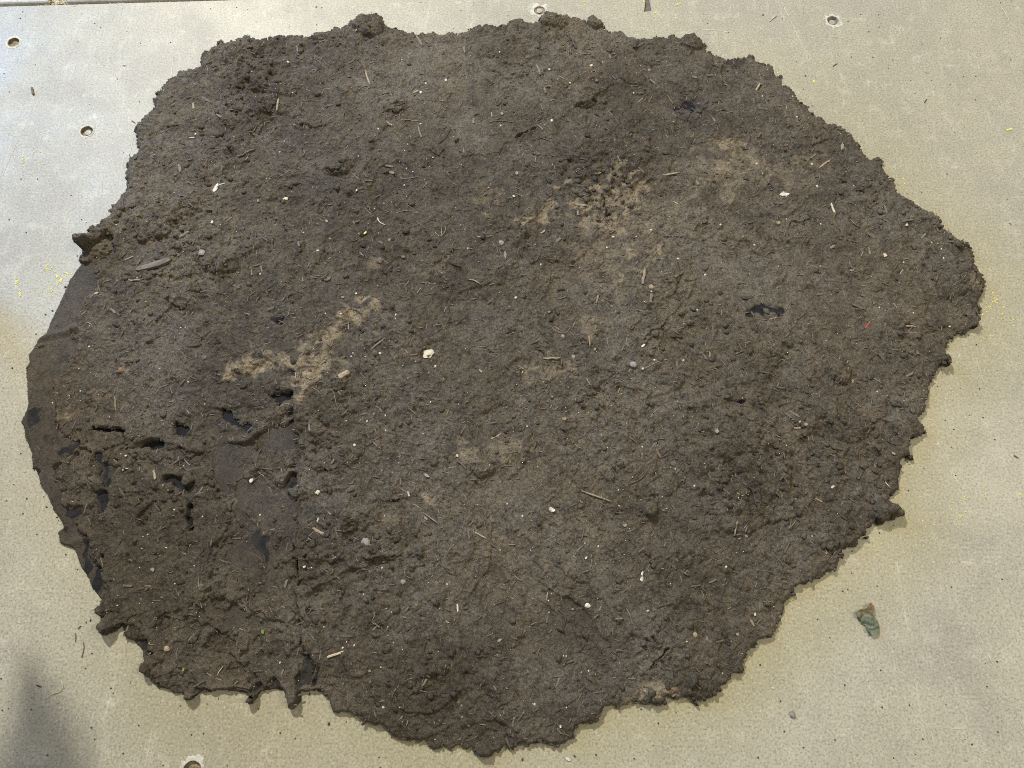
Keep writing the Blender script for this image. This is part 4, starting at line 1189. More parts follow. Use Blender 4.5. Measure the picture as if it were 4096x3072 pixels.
(1, 2): 's tan 12 460 415 468 295;s grey 8 690 240 730 185;r tan 8 680 100 690 160 705 200;r tan 7 640 40 670 70 680 95;p white 9 1118 271;f tan 20 1020 258;s grey 12 1320 210 1385 270;s grey 10 1340 265 1348 310;s bark 12 1370 300 1440 320;p white 8 1508 155;s tan 8 1645 270 1665 230;s dark 16 1840 265 1920 260;p cream 12 850 527;p cream 9 1445 430;s tan 14 650 690 680 650;s tan 14 2030 475 2120 430;f cream 26 1740 620;p cream 9 1632 740;p cream 20 530 935;s cream 14 530 1190 540 1155;s tan 26 490 1245 590 1300;s white 14 1310 930 1325 970;f stone 30 1445 775 1500 805;s grey 12 1350 1035 1410 1065;s tan 10 1440 1110 1580 1210;f stone 26 1450 1145 1485 1175;s grey 10 1785 940 1825 1005;s tan 14 1890 1280 1990 1335;s bark 20 1475 1590 1540 1560;s grey 18 1250 815 1250 870;s bark 9 900 980 905 1060;s grey 20 620 1100 650 1130;f white 26 420 1580;p white 8 480 1590;r bark 6 1460 560 1450 620 1480 650;s bark 11 340 1515 395 1510;s bark 12 700 550 750 530;s grey 12 1010 505 1080 560;p cream 9 1090 1590;r bark 6 1390 730 1430 740 1470 750;s bark 16 900 270 960 255;p white 7 780 320;p white 8 960 320;s tan 7 210 200 240 175;r tan 6 480 30 520 50 560 90;s bark 14 1880 1180 1840 1230;p cream 8 1120 400;s grey 10 690 1265 740 1270;p cream 9 35 1130;s bark 12 2140 1260 2170 1290;p cream 7 2110 1435',
(2, 2): 's rust 20 1245 560 1285 640;t tan 18 600 925 720 970 850 1015;t bark 9 1000 870 1110 820 1175 740;s bark 20 1825 1000 1925 1055;s tan 14 1945 1185 1925 1300;s tan 7 2115 680 2160 740;f stone 40 1770 405;s bark 12 920 372 1000 375;s tan 8 370 225 400 195;f tan 38 450 300;s bark 9 840 50 842 110;s tan 10 915 80 930 35;f white 20 630 1515 650 1490;s grey 14 465 1600 470 1650;t bark 16 600 1630 660 1615;s bark 16 680 1590 690 1510;s bark 18 1690 770 1720 820;f rust 22 1490 810;p white 9 1575 880;p stone 16 2025 1315;p cream 9 745 1400;p cream 7 925 1053;f tan 34 975 1220;s bark 16 1380 1330 1370 1270;r bark 6 1795 1460 1820 1435 1850 1420;s tan 9 1940 940 2000 970;p white 7 1300 975;p white 7 165 1437;p cream 8 1125 545;p cream 8 823 550;s bark 10 240 220 300 210;s tan 8 330 210 345 180;s tan 9 460 245 480 230;p cream 9 1410 735;p white 7 920 915;s bark 14 1420 1600 1380 1570;s bark 12 1520 1230 1540 1260;s bark 10 760 820 790 800;p cream 10 90 1140;s grey 14 1200 290 1215 250;f bark 50 1370 700 1420 680;s bark 16 1060 390 1080 410;s tan 9 550 120 545 145;p cream 11 1850 1580;p cream 7 630 1375',
(3, 2): 's cream 18 545 900 570 880;t dark 24 490 850 560 810;s grey 8 570 800 572 850;r white 7 1010 840 1030 870 1055 895;s tan 16 405 990 470 1020;r tan 7 175 1250 210 1220 240 1180;s tan 24 220 385 280 380;f stone 34 325 350;p cream 11 275 325;f stone 28 1060 590 1100 610;s grey 14 135 250 210 295;s grey 14 190 235 275 290;s bark 12 1120 75 1180 70;s grey 9 65 750 60 800;s bark 14 130 790 170 850;s grey 14 915 690 930 730;r dark 8 1015 490 1080 520 1160 530;s bark 18 100 930 130 975;s bark 20 460 1330 500 1290;p white 8 380 1315;s tan 9 850 650 910 655;s bark 16 640 820 690 810;s bark 14 780 820 800 780;p white 7 545 607;p white 7 160 530;r bark 6 400 1280 380 1240 400 1200;s bark 9 130 1490 150 1540;s bark 10 60 1250 70 1290;p cream 8 500 1460;p white 7 640 1030;s tan 7 340 450 355 490;p cream 9 945 65;s bark 18 440 60 445 120;s bark 14 70 195 90 215',
(0, 3): 'p tan 30 1440 630;s bark 24 1060 85 1150 85;s bark 22 1245 90 1310 90;p white 6 1290 580;r cream 5 1930 780 1900 820 1880 860;s tan 12 2110 300 2120 260;s grey 8 1715 0 1720 80;p white 6 1510 66;s bark 10 1320 215 1390 215',
(1, 3): 'p white 10 207 748;p white 9 1077 785;p white 10 850 600;p white 9 750 622;s cream 18 1740 240 1745 310;p white 7 1500 345;r cream 6 1640 385 1655 400 1670 405;s tan 18 1440 950 1475 890;s bark 8 790 1000 795 1085;p cream 11 1100 1135;s tan 6 1300 1290 1315 1245;r tan 7 1930 1280 1960 1283 1985 1290;f stone 28 2085 565 2125 545;s grey 24 250 100 270 30;s grey 14 1285 310 1320 265;p white 8 930 158;p rust 12 985 915;p rust 10 755 930;r tan 6 1020 310 1022 350 1005 385;s bark 8 690 930 720 900;f tan 18 2085 680;p white 7 490 685;p white 8 1650 70;s tan 6 215 260 250 275;p stone 22 1270 50;p cream 8 585 440;p cream 8 780 568;s bark 9 1310 1310 1335 1330;p cream 9 1140 440;p cream 7 1980 350;p stone 15 980 820;s grey 12 820 740 825 770;s grey 10 1230 120 1245 160',
(2, 3): 's tan 8 165 135 178 80;p cream 5 180 122;s grey 7 240 80 248 125;f white 11 672 172;f stone 12 705 168;p tan 12 908 292;s grey 10 965 300 968 320;f cream 15 1203 190;s tan 12 1180 215 1200 248;r tan 4 1210 240 1220 228 1230 220;p stone 9 1118 290;s grey 7 430 190 400 215;s bark 6 545 85 580 55;s bark 6 1035 430 1070 440;p white 8 111 636;p white 4 270 652;p cream 6 270 397;p cream 5 255 395;s grey 8 220 545 235 505;f cream 13 240 745;t bark 10 650 545 700 560;r dark 5 780 430 795 460 800 490;p white 4 345 477;f stone 12 300 165;p white 5 1045 483;s bark 7 575 120 585 160;p cream 4 670 395;s bark 9 1010 330 1050 318;s bark 6 960 490 980 510;s tan 5 1065 165 1085 155;p cream 6 865 325;s bark 8 890 340 920 370;s grey 6 510 215 550 210',
}
for (c, r), spec in ITEMS.items():
    fac = 0.807 if (r == 3 and c >= 2) else ZF
    for q in spec.split(';'):
        f_ = q.split()
        k, col, w = f_[0], f_[1], float(f_[2])
        v = [float(a) for a in f_[3:]]
        pts_ = [tuple(float(z) for z in T(c, r, v[i], v[i + 1], fac)) for i in range(0, len(v), 2)]
        place(k, col, pts_, w * fac)

# the conspicuous single pieces
TP = lambda c, r, *v: [tuple(float(z) for z in T(c, r, v[i], v[i + 1], 0.807 if (r == 3 and c >= 2) else ZF)) for i in range(0, len(v), 2)]
place('s', 'grey', TP(0, 1, 1195, 690, 1505, 600), 27, label='longest grey wood splinter of all, lying in the soil below the curled flap', cat='wood chip')
place('t', 'tan', TP(2, 1, 1125, 795, 1155, 660), 13, label='tan bone-like stick standing out below the tan crumbly patch', cat='twig')
place('s', 'tan', TP(1, 1, 715, 1605, 805, 1550), 24, label='chunky weathered wood block embedded below the tan patch left of centre', name='wood_block', cat='wood block')
place('s', 'pale', TP(1, 3, 615, 700, 762, 652), 10, label='pale straw coloured splinter lying right of the seam near the bottom', cat='wood chip')
place('f', 'white', [(878, 733), (846, 780)], 17, label='white feathery scrap with frayed ends in the upper left of the slab', name='white_scrap', cat='scrap')
place('r', 'white', [(862, 752), (884, 742), (902, 738)], 4, label='white frayed fibre trailing from the white feathery scrap')
place('f', 'yellow', TP(1, 1, 890, 350, 920, 385), 13, label='left one of the two bright yellow leaf flecks', name='leaf_fleck', cat='leaf')
place('f', 'yellow', TP(1, 1, 925, 372, 955, 340), 12, label='right one of the two bright yellow leaf flecks', name='leaf_fleck', cat='leaf')
place('f', 'cream', TP(1, 1, 1430, 1430, 1545, 1375), 42, label='tan papery scrap with a creased surface left of the centre', name='paper_scrap', cat='scrap')
place('f', 'white', TP(3, 1, 85, 30, 185, 20), 22, label='white torn leaf scrap with ragged arms on the right half', name='leaf_scrap', cat='scrap')
place('f', 'white', TP(3, 1, 120, 5, 160, 45), 9, label='thin white arm of the torn leaf scrap on the right half', name='leaf_scrap', cat='scrap')
place('s', 'red', TP(3, 1, 838, 1182, 877, 1122), 8, label='small red scrap lying right of the centre', name='red_scrap', cat='scrap')
place('q', 'white', TP(2, 2, 312, 1065, 372, 1110), 20, label='white triangular shell piece right of centre in the lower half', name='shell_fragment', cat='shell')
place('q', 'white', TP(2, 2, 1118, 1659, 1130, 1615), 10, label='upper narrow white shell piece low on the right half', name='shell_fragment', cat='shell')
place('q', 'white', TP(2, 3, 637, 28, 648, 2), 16, label='broad white shell piece standing at a slant low on the right half', name='shell_fragment', cat='shell')
place('p', 'white', TP(2, 3, 373, 146), 12, label='round white shell low on the right half of the slab', name='shell_fragment', cat='shell')
place('p', 'stone', TP(1, 2, 948, 1370), 16, label='smooth grey stone pressed into the lower middle of the slab', name='stone', cat='stone')
place('f', 'green', TP(0, 3, 1590, 805), 14, label='tiny green moss tuft near the lower left corner of the slab', name='moss_tuft', cat='moss')
place('f', 'green', TP(1, 3, 60, 480), 18, label='green moss tuft left of the seam near the bottom', name='moss_tuft', cat='moss')
place('t', 'dark', TP(2, 2, 2050, 890, 2085, 940, 2110, 1060), 9, label='slender dark stem curving down on the right half', cat='twig')

# ------------------------------------------------------------------ litter that nobody could count
def litter(name, n, build, mat, parent, label=None, weight=None, seed=1, embed=.3, edge=False):
    r = np.random.default_rng(seed)
    Vs, Fs, off = [], [], 0
    if edge:
        cand = np.argwhere((eb1 < .8) & (eb1 > .35) & m_u)
    else:
        cand = np.argwhere(m_u | m_low)
    k = 0
    while k < n:
        j, i = cand[r.integers(len(cand))]
        if weight is not None and r.random() > weight[j, i]:
            k += .2
            continue
        k += 1
        V, Fq, h = build(int(r.integers(1 << 30)))
        a = r.random() * 6.283
        ca, sa = math.cos(a), math.sin(a)
        V = np.array(V)
        Fq = np.array(Fq)
        x, y = GX0 + i * S, GY0 + j * S
        z = float(Z_S[j, i] if not edge else Z_TOP[j, i]) + h * embed
        Vs.append(np.stack([V[:, 0] * ca - V[:, 1] * sa + x, V[:, 0] * sa + V[:, 1] * ca + y, V[:, 2] + z], 1))
        Fs.append(Fq + off)
        off += len(V)
    me = np_mesh(name, np.concatenate(Vs), np.concatenate(Fs), False)
    o = link(name, me, mat, parent)
    tag(o, label, None, None, 'stuff')
    return o


def tri(Fq):
    out = []
    for f in Fq:
        for a in range(1, len(f) - 1):
            out.append((f[0], f[a], f[a + 1]))
    return out


BLOBS = [blob(1, 900 + i, .6, 1, .7) for i in range(24)]
BLOBS = [(np.array(v), np.array(tri(f))) for v, f in BLOBS]
BLOB2 = [blob(1, 950 + i, .75, 2, .42) for i in range(16)]
BLOB2 = [(np.array(v), np.array(tri(f))) for v, f in BLOB2]


def b_crumb(lo, hi, p=2.5, lib=BLOBS):
    def f(seed):
        rr = random.Random(seed)
        R = lo + (hi - lo) * rr.random() ** p
        V, Fq = lib[rr.randrange(len(lib))]
        return V * R, Fq, R
    return f


def b_chip(lo, hi, wlo, whi):
    def f(seed):
        rr = random.Random(seed)
        L = lo + (hi - lo) * rr.random() ** 2
        w = rr.uniform(wlo, whi)
        h = max(w * .45, .0009)
        t = rr.uniform(-.12, .12) * L
        V, Fq = splinter(L, w, h, seed, -t, t)
        return V, tri(Fq), h
    return f


cw = np.clip(clumpy * .9 + .05, 0, 1)
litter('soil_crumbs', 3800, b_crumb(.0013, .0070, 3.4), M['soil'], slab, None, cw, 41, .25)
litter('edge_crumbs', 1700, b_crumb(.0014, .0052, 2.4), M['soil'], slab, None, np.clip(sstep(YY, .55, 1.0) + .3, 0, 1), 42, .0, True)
litter('brown_wood_litter', 2000, b_chip(.006, .022, .0012, .0034), M['bark'], slab, None, None, 43, .3)
litter('grey_wood_litter', 900, b_chip(.005, .018, .0010, .0028), M['grey'], slab, None, None, 44, .3)
litter('tan_wood_litter', 320, b_chip(.004, .014, .0008, .0018), M['tan'], slab, None, None, 45, .3)
litter('dark_wood_litter', 420, b_chip(.006, .024, .0015, .0042), M['dark'], slab, None, None, 46, .25)
litter('pale_grains', 130, b_crumb(.0007, .0016, 2.6), M['white'], slab, None, None, 47, .4)
litter('sandy_grains', 1000, b_crumb(.0006, .0013, 2.0), M['cream'], slab, None, None, 48, .3)

# ------------------------------------------------------------------ things on the floor
FLOOR_CRUMBS = {
(0, 0): '197 103 9;175 160 13;820 205 5;1097 270 6;1475 368 7;1015 683 9;35 637 9;183 1548 8;325 1548 5;648 55 6;1820 77 6;870 240 4;1215 375 4;305 560 4;80 795 5;1205 880 4;2045 65 4',
(1, 0): '520 62 12;570 66 6;525 215 11;995 105 6;1425 20 6', (2, 0): '2168 130 14;1870 283 9;1690 205 5',
(3, 0): '122 160 6;870 275 10;245 535 8;322 655 16;303 770 8;1072 520 8;905 498 7;1233 697 8;1412 693 9;1690 662 11;1573 735 9;1545 1505 9;2095 518 11;1490 330 7;800 125 5;955 130 5;690 185 5;960 235 5;1040 590 5;1365 630 5;1795 660 5;380 915 6;1615 1150 7;2010 25 6;2100 0 8;1790 865 6;1270 805 4;720 495 5;1330 380 4',
(3, 1): '2098 285 11;2090 270 5', (3, 2): '1857 290 13;1827 42 7;1210 918 6;722 1635 11;1605 393 6;1580 545 5;1740 268 10;1960 480 4;1530 315 4;1620 790 4',
(3, 3): '370 75 7;395 68 7;245 215 5;80 770 10;1085 548 6;767 808 6;622 902 7;332 812 5;1135 425 4;910 55 5;558 467 4;1009 835 4;175 850 4;700 640 4;306 305 4;565 650 4;1160 17 5;62 620 5;1138 773 4;380 540 3',
(2, 3): '725 730 8;417 886 10;1230 440 6;1220 900 5;605 905 4;640 660 3', (1, 3): '1063 1565 11;210 1355 8;338 1405 6;1075 1655 6;20 1150 5;780 1260 8',
(0, 3): '740 800 7;795 668 6;978 1013 7;1790 1105 9;1760 1360 13;1655 1370 9;820 1410 7;1065 1533 6;20 1160 9;270 1155 7;75 1145 8;1890 1060 7;2040 1025 12;1410 1635 6;10 885 5;745 400 8;410 1550 6;790 1310 5;960 970 6;1200 1290 4;1560 1120 5',
(0, 1): '228 353 8;705 240 5;80 240 4',
(0, 2): '320 1300 5;120 870 5;60 1010 4;200 1120 4;180 600 4'}
seen = set()
for (c, r), spec in FLOOR_CRUMBS.items():
    fac = 0.807 if (r == 3 and c >= 2) else ZF
    for q in spec.split(';'):
        x, y, rad = [float(a) for a in q.split()]
        p = tuple(float(z) for z in T(c, r, x, y, fac))
        place('c', 'dark', [p], rad * fac * .5, 'floor')
for (c, r), spec in {(0, 0): 'white 15 1075 565;white 6 648 680;white 8 772 900;white 6 700 115', (3, 0): 'cream 7 1128 1060;cream 9 1280 1165;cream 5 1845 745;cream 6 2118 262;white 5 1440 325', (3, 3): 'cream 8 22 555;cream 5 438 322', (0, 1): 'white 9 745 262;white 6 353 367',
                     (0, 3): 'cream 9 715 430;cream 8 495 1255;cream 6 745 772;cream 7 215 1060;cream 8 30 1215', (3, 2): 'cream 6 1565 125;cream 6 1700 1000'}.items():
    fac = 0.807 if (r == 3 and c >= 2) else ZF
    for q in spec.split(';'):
        f_ = q.split()
        place('p', f_[0], [tuple(float(z) for z in T(c, r, float(f_[2]), float(f_[3]), fac))], float(f_[1]) * fac * .8, 'floor')
place('t', 'bark', TP(0, 0, 280, 765, 292, 822), 10, 'floor', 'brown wood chip lying alone on the floor between the two left anchor holes')
place('t', 'bark', TP(0, 0, 1140, 1045, 1170, 1065), 4, 'floor', 'thin brown splinter on the floor just left of the slab edge')
place('s', 'dark', TP(3, 0, 560, 575, 600, 550), 4, 'floor', 'thin dark sliver on the floor right of the top right slab corner')
place('s', 'dark', TP(3, 0, 1350, 890, 1370, 860), 4, 'floor', 'thin dark sliver on the open floor at the right, upright')
place('s', 'yellow', TP(3, 0, 2055, 1130, 2105, 1115), 9, 'floor', 'pale yellowish chip on the floor by the right edge of the picture')
place('r', 'cream', TP(0, 3, 400, 1060, 450, 1020, 520, 1000, 550, 945, 530, 905), 3.2, 'floor', 'long white curled root on the floor at the lower left')
place('r', 'bark', TP(0, 3, 722, 570, 728, 620, 710, 705), 3, 'floor', 'thin brown fibre on the floor left of the lower left slab corner')
place('r', 'bark', TP(0, 3, 655, 490, 657, 530, 655, 572), 2.5, 'floor', 'short brown fibre above the thin brown fibre on the floor')
place('r', 'cream', TP(0, 3, 490, 1100, 510, 1090, 515, 1070), 3, 'floor', 'tiny white root bit below the long white curled root')
place('s', 'dark', TP(0, 3, 315, 942, 360, 960), 5, 'floor', 'dark reddish sliver in the shadow at the lower left')
place('r', 'white', TP(3, 0, 10, 190, 35, 165, 72, 138), 4, 'floor', 'white fibre on the floor left of the top right anchor hole')
place('r', 'dark', TP(0, 3, 680, 460, 690, 440, 705, 430), 2.5, 'floor', 'dark curled fibre beside a pale crumb at the lower left')
place('s', 'bark', TP(3, 2, 2125, 620, 2160, 640), 7, 'floor', 'dark oval chip on the floor by the right edge of the picture')
place('p', 'stone', TP(3, 3, 119, 687), 13, 'floor', 'angular grey stone on the floor below the slab at the lower right', 'stone', 'stone')
place('f', 'chalk' if False else 'white', TP(2, 3, 262, 900, 290, 915), 14, 'floor', 'white mortar splash on the floor under the bottom of the slab', 'mortar_splash', 'mortar splash')

# wilted leaf
lp = TP(3, 3, 505, 130, 520, 150, 514, 175, 505, 190, 520, 208, 538, 228, 545, 258, 540, 282, 510, 296, 482, 272, 476, 246, 458, 238, 452, 214, 432, 202, 428, 182, 446, 166, 470, 166, 486, 152, 490, 138)
LX, LY = W(3465, 2490)
loc = [(W(*p)[0] - LX, W(*p)[1] - LY) for p in lp]
bm = bmesh.new()
bv = [bm.verts.new((a, c_, 0)) for a, c_ in loc]
bm.faces.new(bv)
bmesh.ops.triangulate(bm, faces=bm.faces[:])
for _ in range(3):
    bmesh.ops.subdivide_edges(bm, edges=bm.edges[:], cuts=1, use_grid_fill=True)
for v in bm.verts:
    p = v.co * 60
    v.co.z = .0035 + .0065 * mnoise.noise(p) + .0028 * mnoise.noise(p * 2.7) + .22 * max(0, v.co.x * -.3 - v.co.y * .35) * .5
    v.co.x += .0012 * mnoise.noise(p * 2 + Vector((9, 0, 0)))
    v.co.y += .0012 * mnoise.noise(p * 2 + Vector((0, 9, 0)))
zmin = min(v.co.z for v in bm.verts)
for v in bm.verts:
    v.co.z -= zmin - .0008
me = bpy.data.meshes.new('wilted_leaf')
bm.to_mesh(me)
bm.free()
ta = me.color_attributes.new('tint', 'FLOAT_COLOR', 'POINT')
top_y = max(a[1] for a in loc)
for i, v in enumerate(me.vertices):
    f_ = min(1, max(0, (v.co.y - .004) / (top_y * .6))) * (1 if v.co.x > -.012 else .15)
    ta.data[i].color = (f_, 0, 0, 1)
leaf = link('wilted_leaf', me, M['leaf'])
leaf.location = (LX, LY, 0)
md = leaf.modifiers.new('thickness', 'SOLIDIFY')
md.thickness = .0007
tag(leaf, 'wilted green and brown leaf lying alone on the floor at the lower right', 'leaf', None, 'thing')

# scratches and paint on the floor: thin skins, parts of the floor
SCR = {(3, 0): '8 110 10 190 170;6 190 170 340 500;8 2000 30 2120 240;5 260 290 560 320 830 350;5 1305 1045 1400 1060;6 780 1190 820 1310;5 1440 1440 1460 1490;5 1400 1520 1480 1490;5 735 890 790 865;5 700 770 810 840;7 490 232 525 240;8 2170 285 2195 305;4 1600 1000 1700 1080;4 1900 840 1950 960;4 2060 660 2200 662',
       (2, 0): '8 1600 250 1740 262 1880 280', (0, 0): '8 1500 470 1480 660;7 1160 1170 1110 1380;6 310 870 190 1150;5 160 1200 10 1540;5 890 1500 885 1659;6 1390 490 1415 505;5 155 470 150 550;5 1125 60 1115 110;4 400 550 580 680;4 500 250 380 420;4 900 1200 1000 1120;4 220 100 218 200;6 60 410 70 445;4 700 1560 800 1490',
       (3, 3): '5 1020 240 1110 430 1200 620;4 150 420 185 540 215 640;5 805 760 840 945;4 840 750 985 760;7 1005 895 1120 845;7 1050 950 1130 910;4 1250 720 1269 760;3 230 760 290 890;3 700 140 860 180;3 60 30 150 40',
       (0, 3): '6 1380 960 1330 1020;5 660 1170 658 1270;4 1320 1500 1340 1590;3 100 20 10 160;4 270 1450 265 1490', (0, 1): '6 375 370 400 440;5 880 0 878 50', (1, 3): '8 80 1480 120 1640', (3, 1): '5 2212 365 2150 385;8 2110 1390 2125 1380;4 1940 20 1900 90;3 1510 160 1640 110', (3, 2): '5 1885 920 1930 945;4 700 1440 740 1500', (0, 2): '5 230 1480 60 1640', (1, 0): '5 0 185 30 186;6 2160 130 2210 135'}
for (c, r), spec in SCR.items():
    fac = 0.807 if (r == 3 and c >= 2) else ZF
    for q in spec.split(';'):
        v = [float(a) for a in q.split()]
        w = v[0] * fac
        P = [W(*[float(z) for z in T(c, r, v[i], v[i + 1], fac)]) for i in range(1, len(v), 2)]
        m = px_size(*[float(z) for z in T(c, r, v[1], v[2], fac)])
        rr = random.Random(int(v[1] * 7 + v[2]))
        V, Fq = [], []
        Q = []
        for i in range(len(P) - 1):
            for t in range(7):
                Q.append((P[i][0] + (P[i + 1][0] - P[i][0]) * t / 7, P[i][1] + (P[i + 1][1] - P[i][1]) * t / 7))
        Q.append(P[-1])
        for i, q_ in enumerate(Q):
            a_, b_ = Q[max(i - 1, 0)], Q[min(i + 1, len(Q) - 1)]
            d = math.hypot(b_[0] - a_[0], b_[1] - a_[1])
            nx, ny = -(b_[1] - a_[1]) / d, (b_[0] - a_[0]) / d
            hw = w * m * .42 * rr.uniform(.25, 1.0) * (1 if 0 < i < len(Q) - 1 else .2)
            jx = rr.uniform(-.0006, .0006)
            V += [(q_[0] + nx * (hw + jx), q_[1] + ny * (hw + jx), .0005), (q_[0] - nx * (hw - jx), q_[1] - ny * (hw - jx), .0005)]
        for i in range(len(Q) - 1):
            Fq.append([2 * i, 2 * i + 1, 2 * i + 3, 2 * i + 2])
        link('scratch', py_mesh('scratch', V, Fq), M['scratch'], floor)

YEL = {(0, 1): '145 780 14 40 20;168 875 12 32 12;450 795 9 12 5;450 855 8 45 16;500 730 25 25 14;525 770 20 20 12;430 655 50 30 22;380 700 20 30 6;590 705 45 12 9;365 865 20 8 6;300 860 14 14 4;190 765 8 8 3;470 690 20 14 8;500 800 40 60 7',
       (0, 0): '200 1390 15 50 10;110 1330 8 35 6;320 1310 30 20 6;345 1405 12 10 4;290 1490 12 8 4;1700 480 60 80 5', (2, 0): '1243 105 20 11 10;1228 145 7 14 5;1440 35 25 14 12;627 15 12 8 4;628 50 6 10 3;1410 145 6 10 4;1140 10 12 10 4',
       (3, 0): '392 710 13 12 9;455 543 10 5 3;1168 1548 10 8 5;1180 1585 10 8 4;1160 1630 25 10 6;985 1360 8 8 3;90 600 30 30 4', (3, 1): '1940 880 14 16 10;1960 945 28 28 14;1855 1065 9 18 8;2030 1000 22 22 8;2030 1050 15 22 6;1985 1085 6 6 2;1920 1270 10 8 5;2120 1150 12 60 10;1860 1265 8 10 4;1920 1000 60 40 9;2180 1470 8 30 5;1990 1470 20 8 3',
       (3, 2): '1455 130 8 20 7;1390 320 12 15 6;1500 480 5 30 4;2175 950 15 10 9;2168 680 6 32 8;2050 830 7 10 5;2005 860 10 5 4;1880 970 10 20 7;1885 885 8 15 5;1590 1080 8 8 4;1590 1030 5 5 2;1550 1135 7 6 3;1665 1145 38 12 12;1705 1108 8 5 3;1332 1183 10 10 6;1425 1213 5 5 2;1073 1258 9 16 7;795 1412 20 12 9;910 1412 9 9 5;2190 1115 10 8 3;1680 1220 8 4 2;1690 1000 40 30 8;955 1435 8 8 3',
       (3, 3): '104 119 13 6 8', (1, 0): '1822 240 8 8 5', (0, 3): '5 320 8 15 4'}
V, Fq = [], []
rr = random.Random(4)
for (c, r), spec in YEL.items():
    fac = 0.807 if (r == 3 and c >= 2) else ZF
    for q in spec.split(';'):
        x, y, rx, ry, n = [float(a) for a in q.split()]
        for _ in range(int(n)):
            a, d = rr.uniform(0, 6.28), rr.random() ** .7
            px, py = [float(z) for z in T(c, r, x + rx * d * math.cos(a), y + ry * d * math.sin(a), fac)]
            X, Y = W(px, py)
            R = px_size(px, py) * fac * rr.uniform(1.8, 6.5) * (1.2 if n > 8 else 1)
            b_ = len(V)
            k = 7
            V.append((X, Y, .0010))
            V += [(X + R * rr.uniform(.5, 1.2) * math.cos(t * math.tau / k), Y + R * rr.uniform(.5, 1.2) * math.sin(t * math.tau / k), .0006) for t in range(k)]
            Fq += [[b_, b_ + 1 + t, b_ + 1 + (t + 1) % k] for t in range(k)]
o = link('yellow_paint_flecks', py_mesh('yellow_paint_flecks', V, Fq), M['paint'])
tag(o, 'worn bright yellow paint flecks scattered over the concrete floor', None, None, 'stuff')

# grit lying in the groove and a sprinkle of fine dust grains on the floor
V, Fq = [], []
Vs, Fs, off = [], [], 0
r_ = np.random.default_rng(77)
for _ in range(420):
    px = 150 + 900 * r_.random() ** 1.3
    x = W(px, 5)[0]
    y = edge_y(x) + r_.uniform(.0005, .010) + (r_.random() * .02 if 185 < px < 265 else 0)
    v, f_ = BLOBS[r_.integers(24)]
    R = r_.uniform(.0008, .0024)
    Vs.append(v * R + np.array([x, y, -.008 + r_.random() * .004]))
    Fs.append(f_ + off)
    off += len(v)
o = link('groove_grit', np_mesh('groove_grit', np.concatenate(Vs), np.concatenate(Fs), False), M['grit'])
tag(o, 'sandy grit lying in the groove at the top left', None, None, 'stuff')
Vs, Fs, off = [], [], 0
for _ in range(650):
    px, py = r_.uniform(-50, 4150), r_.uniform(30, 3100)
    x, y = W(px, py)
    i, j = int((x - GX0) / S), int((y - GY0) / S)
    if 0 <= i < NX and 0 <= j < NY and m_out[j, i]:
        continue
    v, f_ = BLOBS[r_.integers(24)]
    R = .0003 + .0008 * r_.random() ** 3
    Vs.append(v * R + np.array([x, y, R * .5]))
    Fs.append(f_ + off)
    off += len(v)
ec = np.argwhere(m_out & ~(np.roll(m_out, 2, 0) & np.roll(m_out, -2, 0) & np.roll(m_out, 2, 1) & np.roll(m_out, -2, 1)))
for _ in range(700):
    j, i = ec[r_.integers(len(ec))]
    a, d = r_.random() * 6.283, .003 + .030 * r_.random() ** 2.5
    x, y = GX0 + i * S + d * math.cos(a), GY0 + j * S + d * math.sin(a)
    i2, j2 = int((x - GX0) / S), int((y - GY0) / S)
    if not (0 <= i2 < NX and 0 <= j2 < NY) or m_out[j2, i2]:
        continue
    v, f_ = BLOBS[r_.integers(24)]
    R = .0004 + .0018 * r_.random() ** 4
    Vs.append(v * R + np.array([x, y, R * .5]))
    Fs.append(f_ + off)
    off += len(v)
o = link('floor_dust', np_mesh('floor_dust', np.concatenate(Vs), np.concatenate(Fs), False), M['dark'])
tag(o, 'tiny dark soil specks strewn over the floor', None, None, 'stuff')

# ------------------------------------------------------------------ unseen figure added left of the view to cast the lower left shadow
PX, PY = -1.180, 0.63
sk_v, sk_e, sk_r = [], [], []


def jv(x, y, z, rx, ry=None, parent=None):
    sk_v.append((PX + x, PY + y, z))
    sk_r.append((rx, ry or rx))
    if parent is not None:
        sk_e.append((parent, len(sk_v) - 1))
    return len(sk_v) - 1


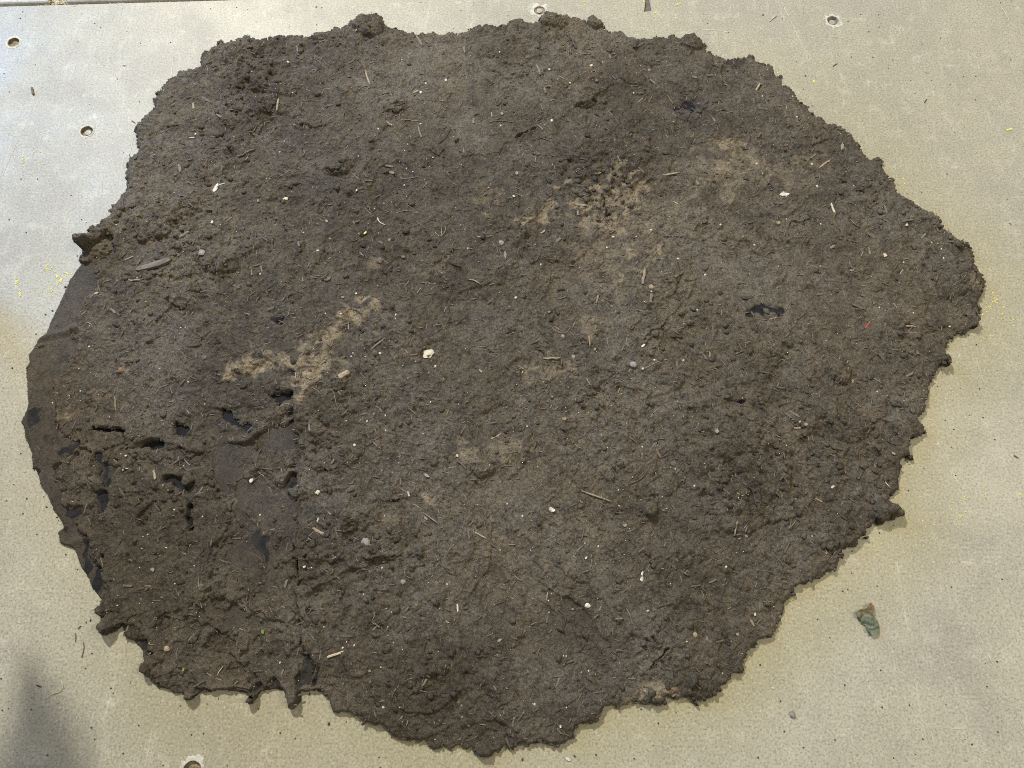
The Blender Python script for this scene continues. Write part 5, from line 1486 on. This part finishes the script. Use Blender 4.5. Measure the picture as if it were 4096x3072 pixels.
pel = jv(0, 0, .95, .15, .11)
wai = jv(0, 0, 1.10, .145, .105, pel)
che = jv(0, -.01, 1.30, .165, .115, wai)
sho = jv(0, 0, 1.42, .12, .09, che)
nek = jv(0, -.01, 1.51, .055, .055, sho)
jaw = jv(0, -.03, 1.58, .068, .075, nek)
hed = jv(0, -.02, 1.66, .082, .095, jaw)
crn = jv(0, -.005, 1.72, .062, .07, hed)
jv(0, -.125, 1.62, .012, .014, hed)
for sd in (-1, 1):
    h_ = jv(sd * .085, 0, .86, .092, .095, pel)
    kn = jv(sd * .10, -.015, .49, .064, .068, h_)
    ak = jv(sd * .105, .02, .10, .046, .05, kn)
    hl = jv(sd * .105, .01, .045, .042, .045, ak)
    jv(sd * .115, -.15, .035, .042, .032, hl)
    s1 = jv(sd * .185, 0, 1.40, .062, .062, sho)
    el = jv(sd * .265, .01, 1.12, .070, .070, s1)
    wr = jv(sd * .285, -.03, .87, .085, .085, el)
    pm = jv(sd * .29, -.04, .79, .045, .060, wr)
    for f_i, (dy, ln) in enumerate(((-.03, .065), (-.01, .075), (.01, .07), (.03, .055))):
        k1 = jv(sd * .293, -.04 + dy, .745, .009, .010, pm)
        k2 = jv(sd * .286, -.043 + dy, .745 - ln * .55, .0085, .009, k1)
        jv(sd * .272, -.046 + dy, .745 - ln, .0075, .008, k2)
    t1 = jv(sd * .272, -.085, .80, .010, .011, pm)
    jv(sd * .262, -.10, .755, .009, .0095, t1)
me = bpy.data.meshes.new('shadow_figure')
me.from_pydata(sk_v, sk_e, [])
k = NT('clothing')
pos = k.n('ShaderNodeNewGeometry').outputs['Position']
sx_ = k.n('ShaderNodeSeparateXYZ')
k.t.links.new(pos, sx_.inputs[0])
z_ = sx_.outputs[2]
col = k.mix(k.math('GREATER_THAN', z_, .10), (0.03, 0.025, 0.02), (0.035, 0.045, 0.07))
hand = k.math('MULTIPLY', k.math('GREATER_THAN', k.math('ABSOLUTE', k.math('SUBTRACT', sx_.outputs[0], PX)), .215), k.math('LESS_THAN', z_, .85))
col = k.mix(k.math('GREATER_THAN', z_, .93), col, (0.07, 0.085, 0.09))
col = k.mix(hand, col, (0.42, 0.26, 0.19))
col = k.mix(k.math('GREATER_THAN', z_, 1.475), col, (0.42, 0.26, 0.19))
col = k.mix(k.math('GREATER_THAN', k.math('ADD', z_, k.math('MULTIPLY', k.math('SUBTRACT', sx_.outputs[1], PY), .9)), 1.675), col, (0.03, 0.02, 0.014))
k.fin(col, 0.8)
shadow_figure = link('shadow_figure', me, k.m)
sm = shadow_figure.modifiers.new('skin', 'SKIN')
for v_, r2 in zip(me.skin_vertices[0].data, sk_r):
    v_.radius = r2
me.skin_vertices[0].data[0].use_root = True
sb = shadow_figure.modifiers.new('smooth', 'SUBSURF')
sb.levels = sb.render_levels = 2
tag(shadow_figure, 'unseen figure in dark jacket and jeans, added to cast the lower left shadow', 'shadow_figure', None, 'thing')
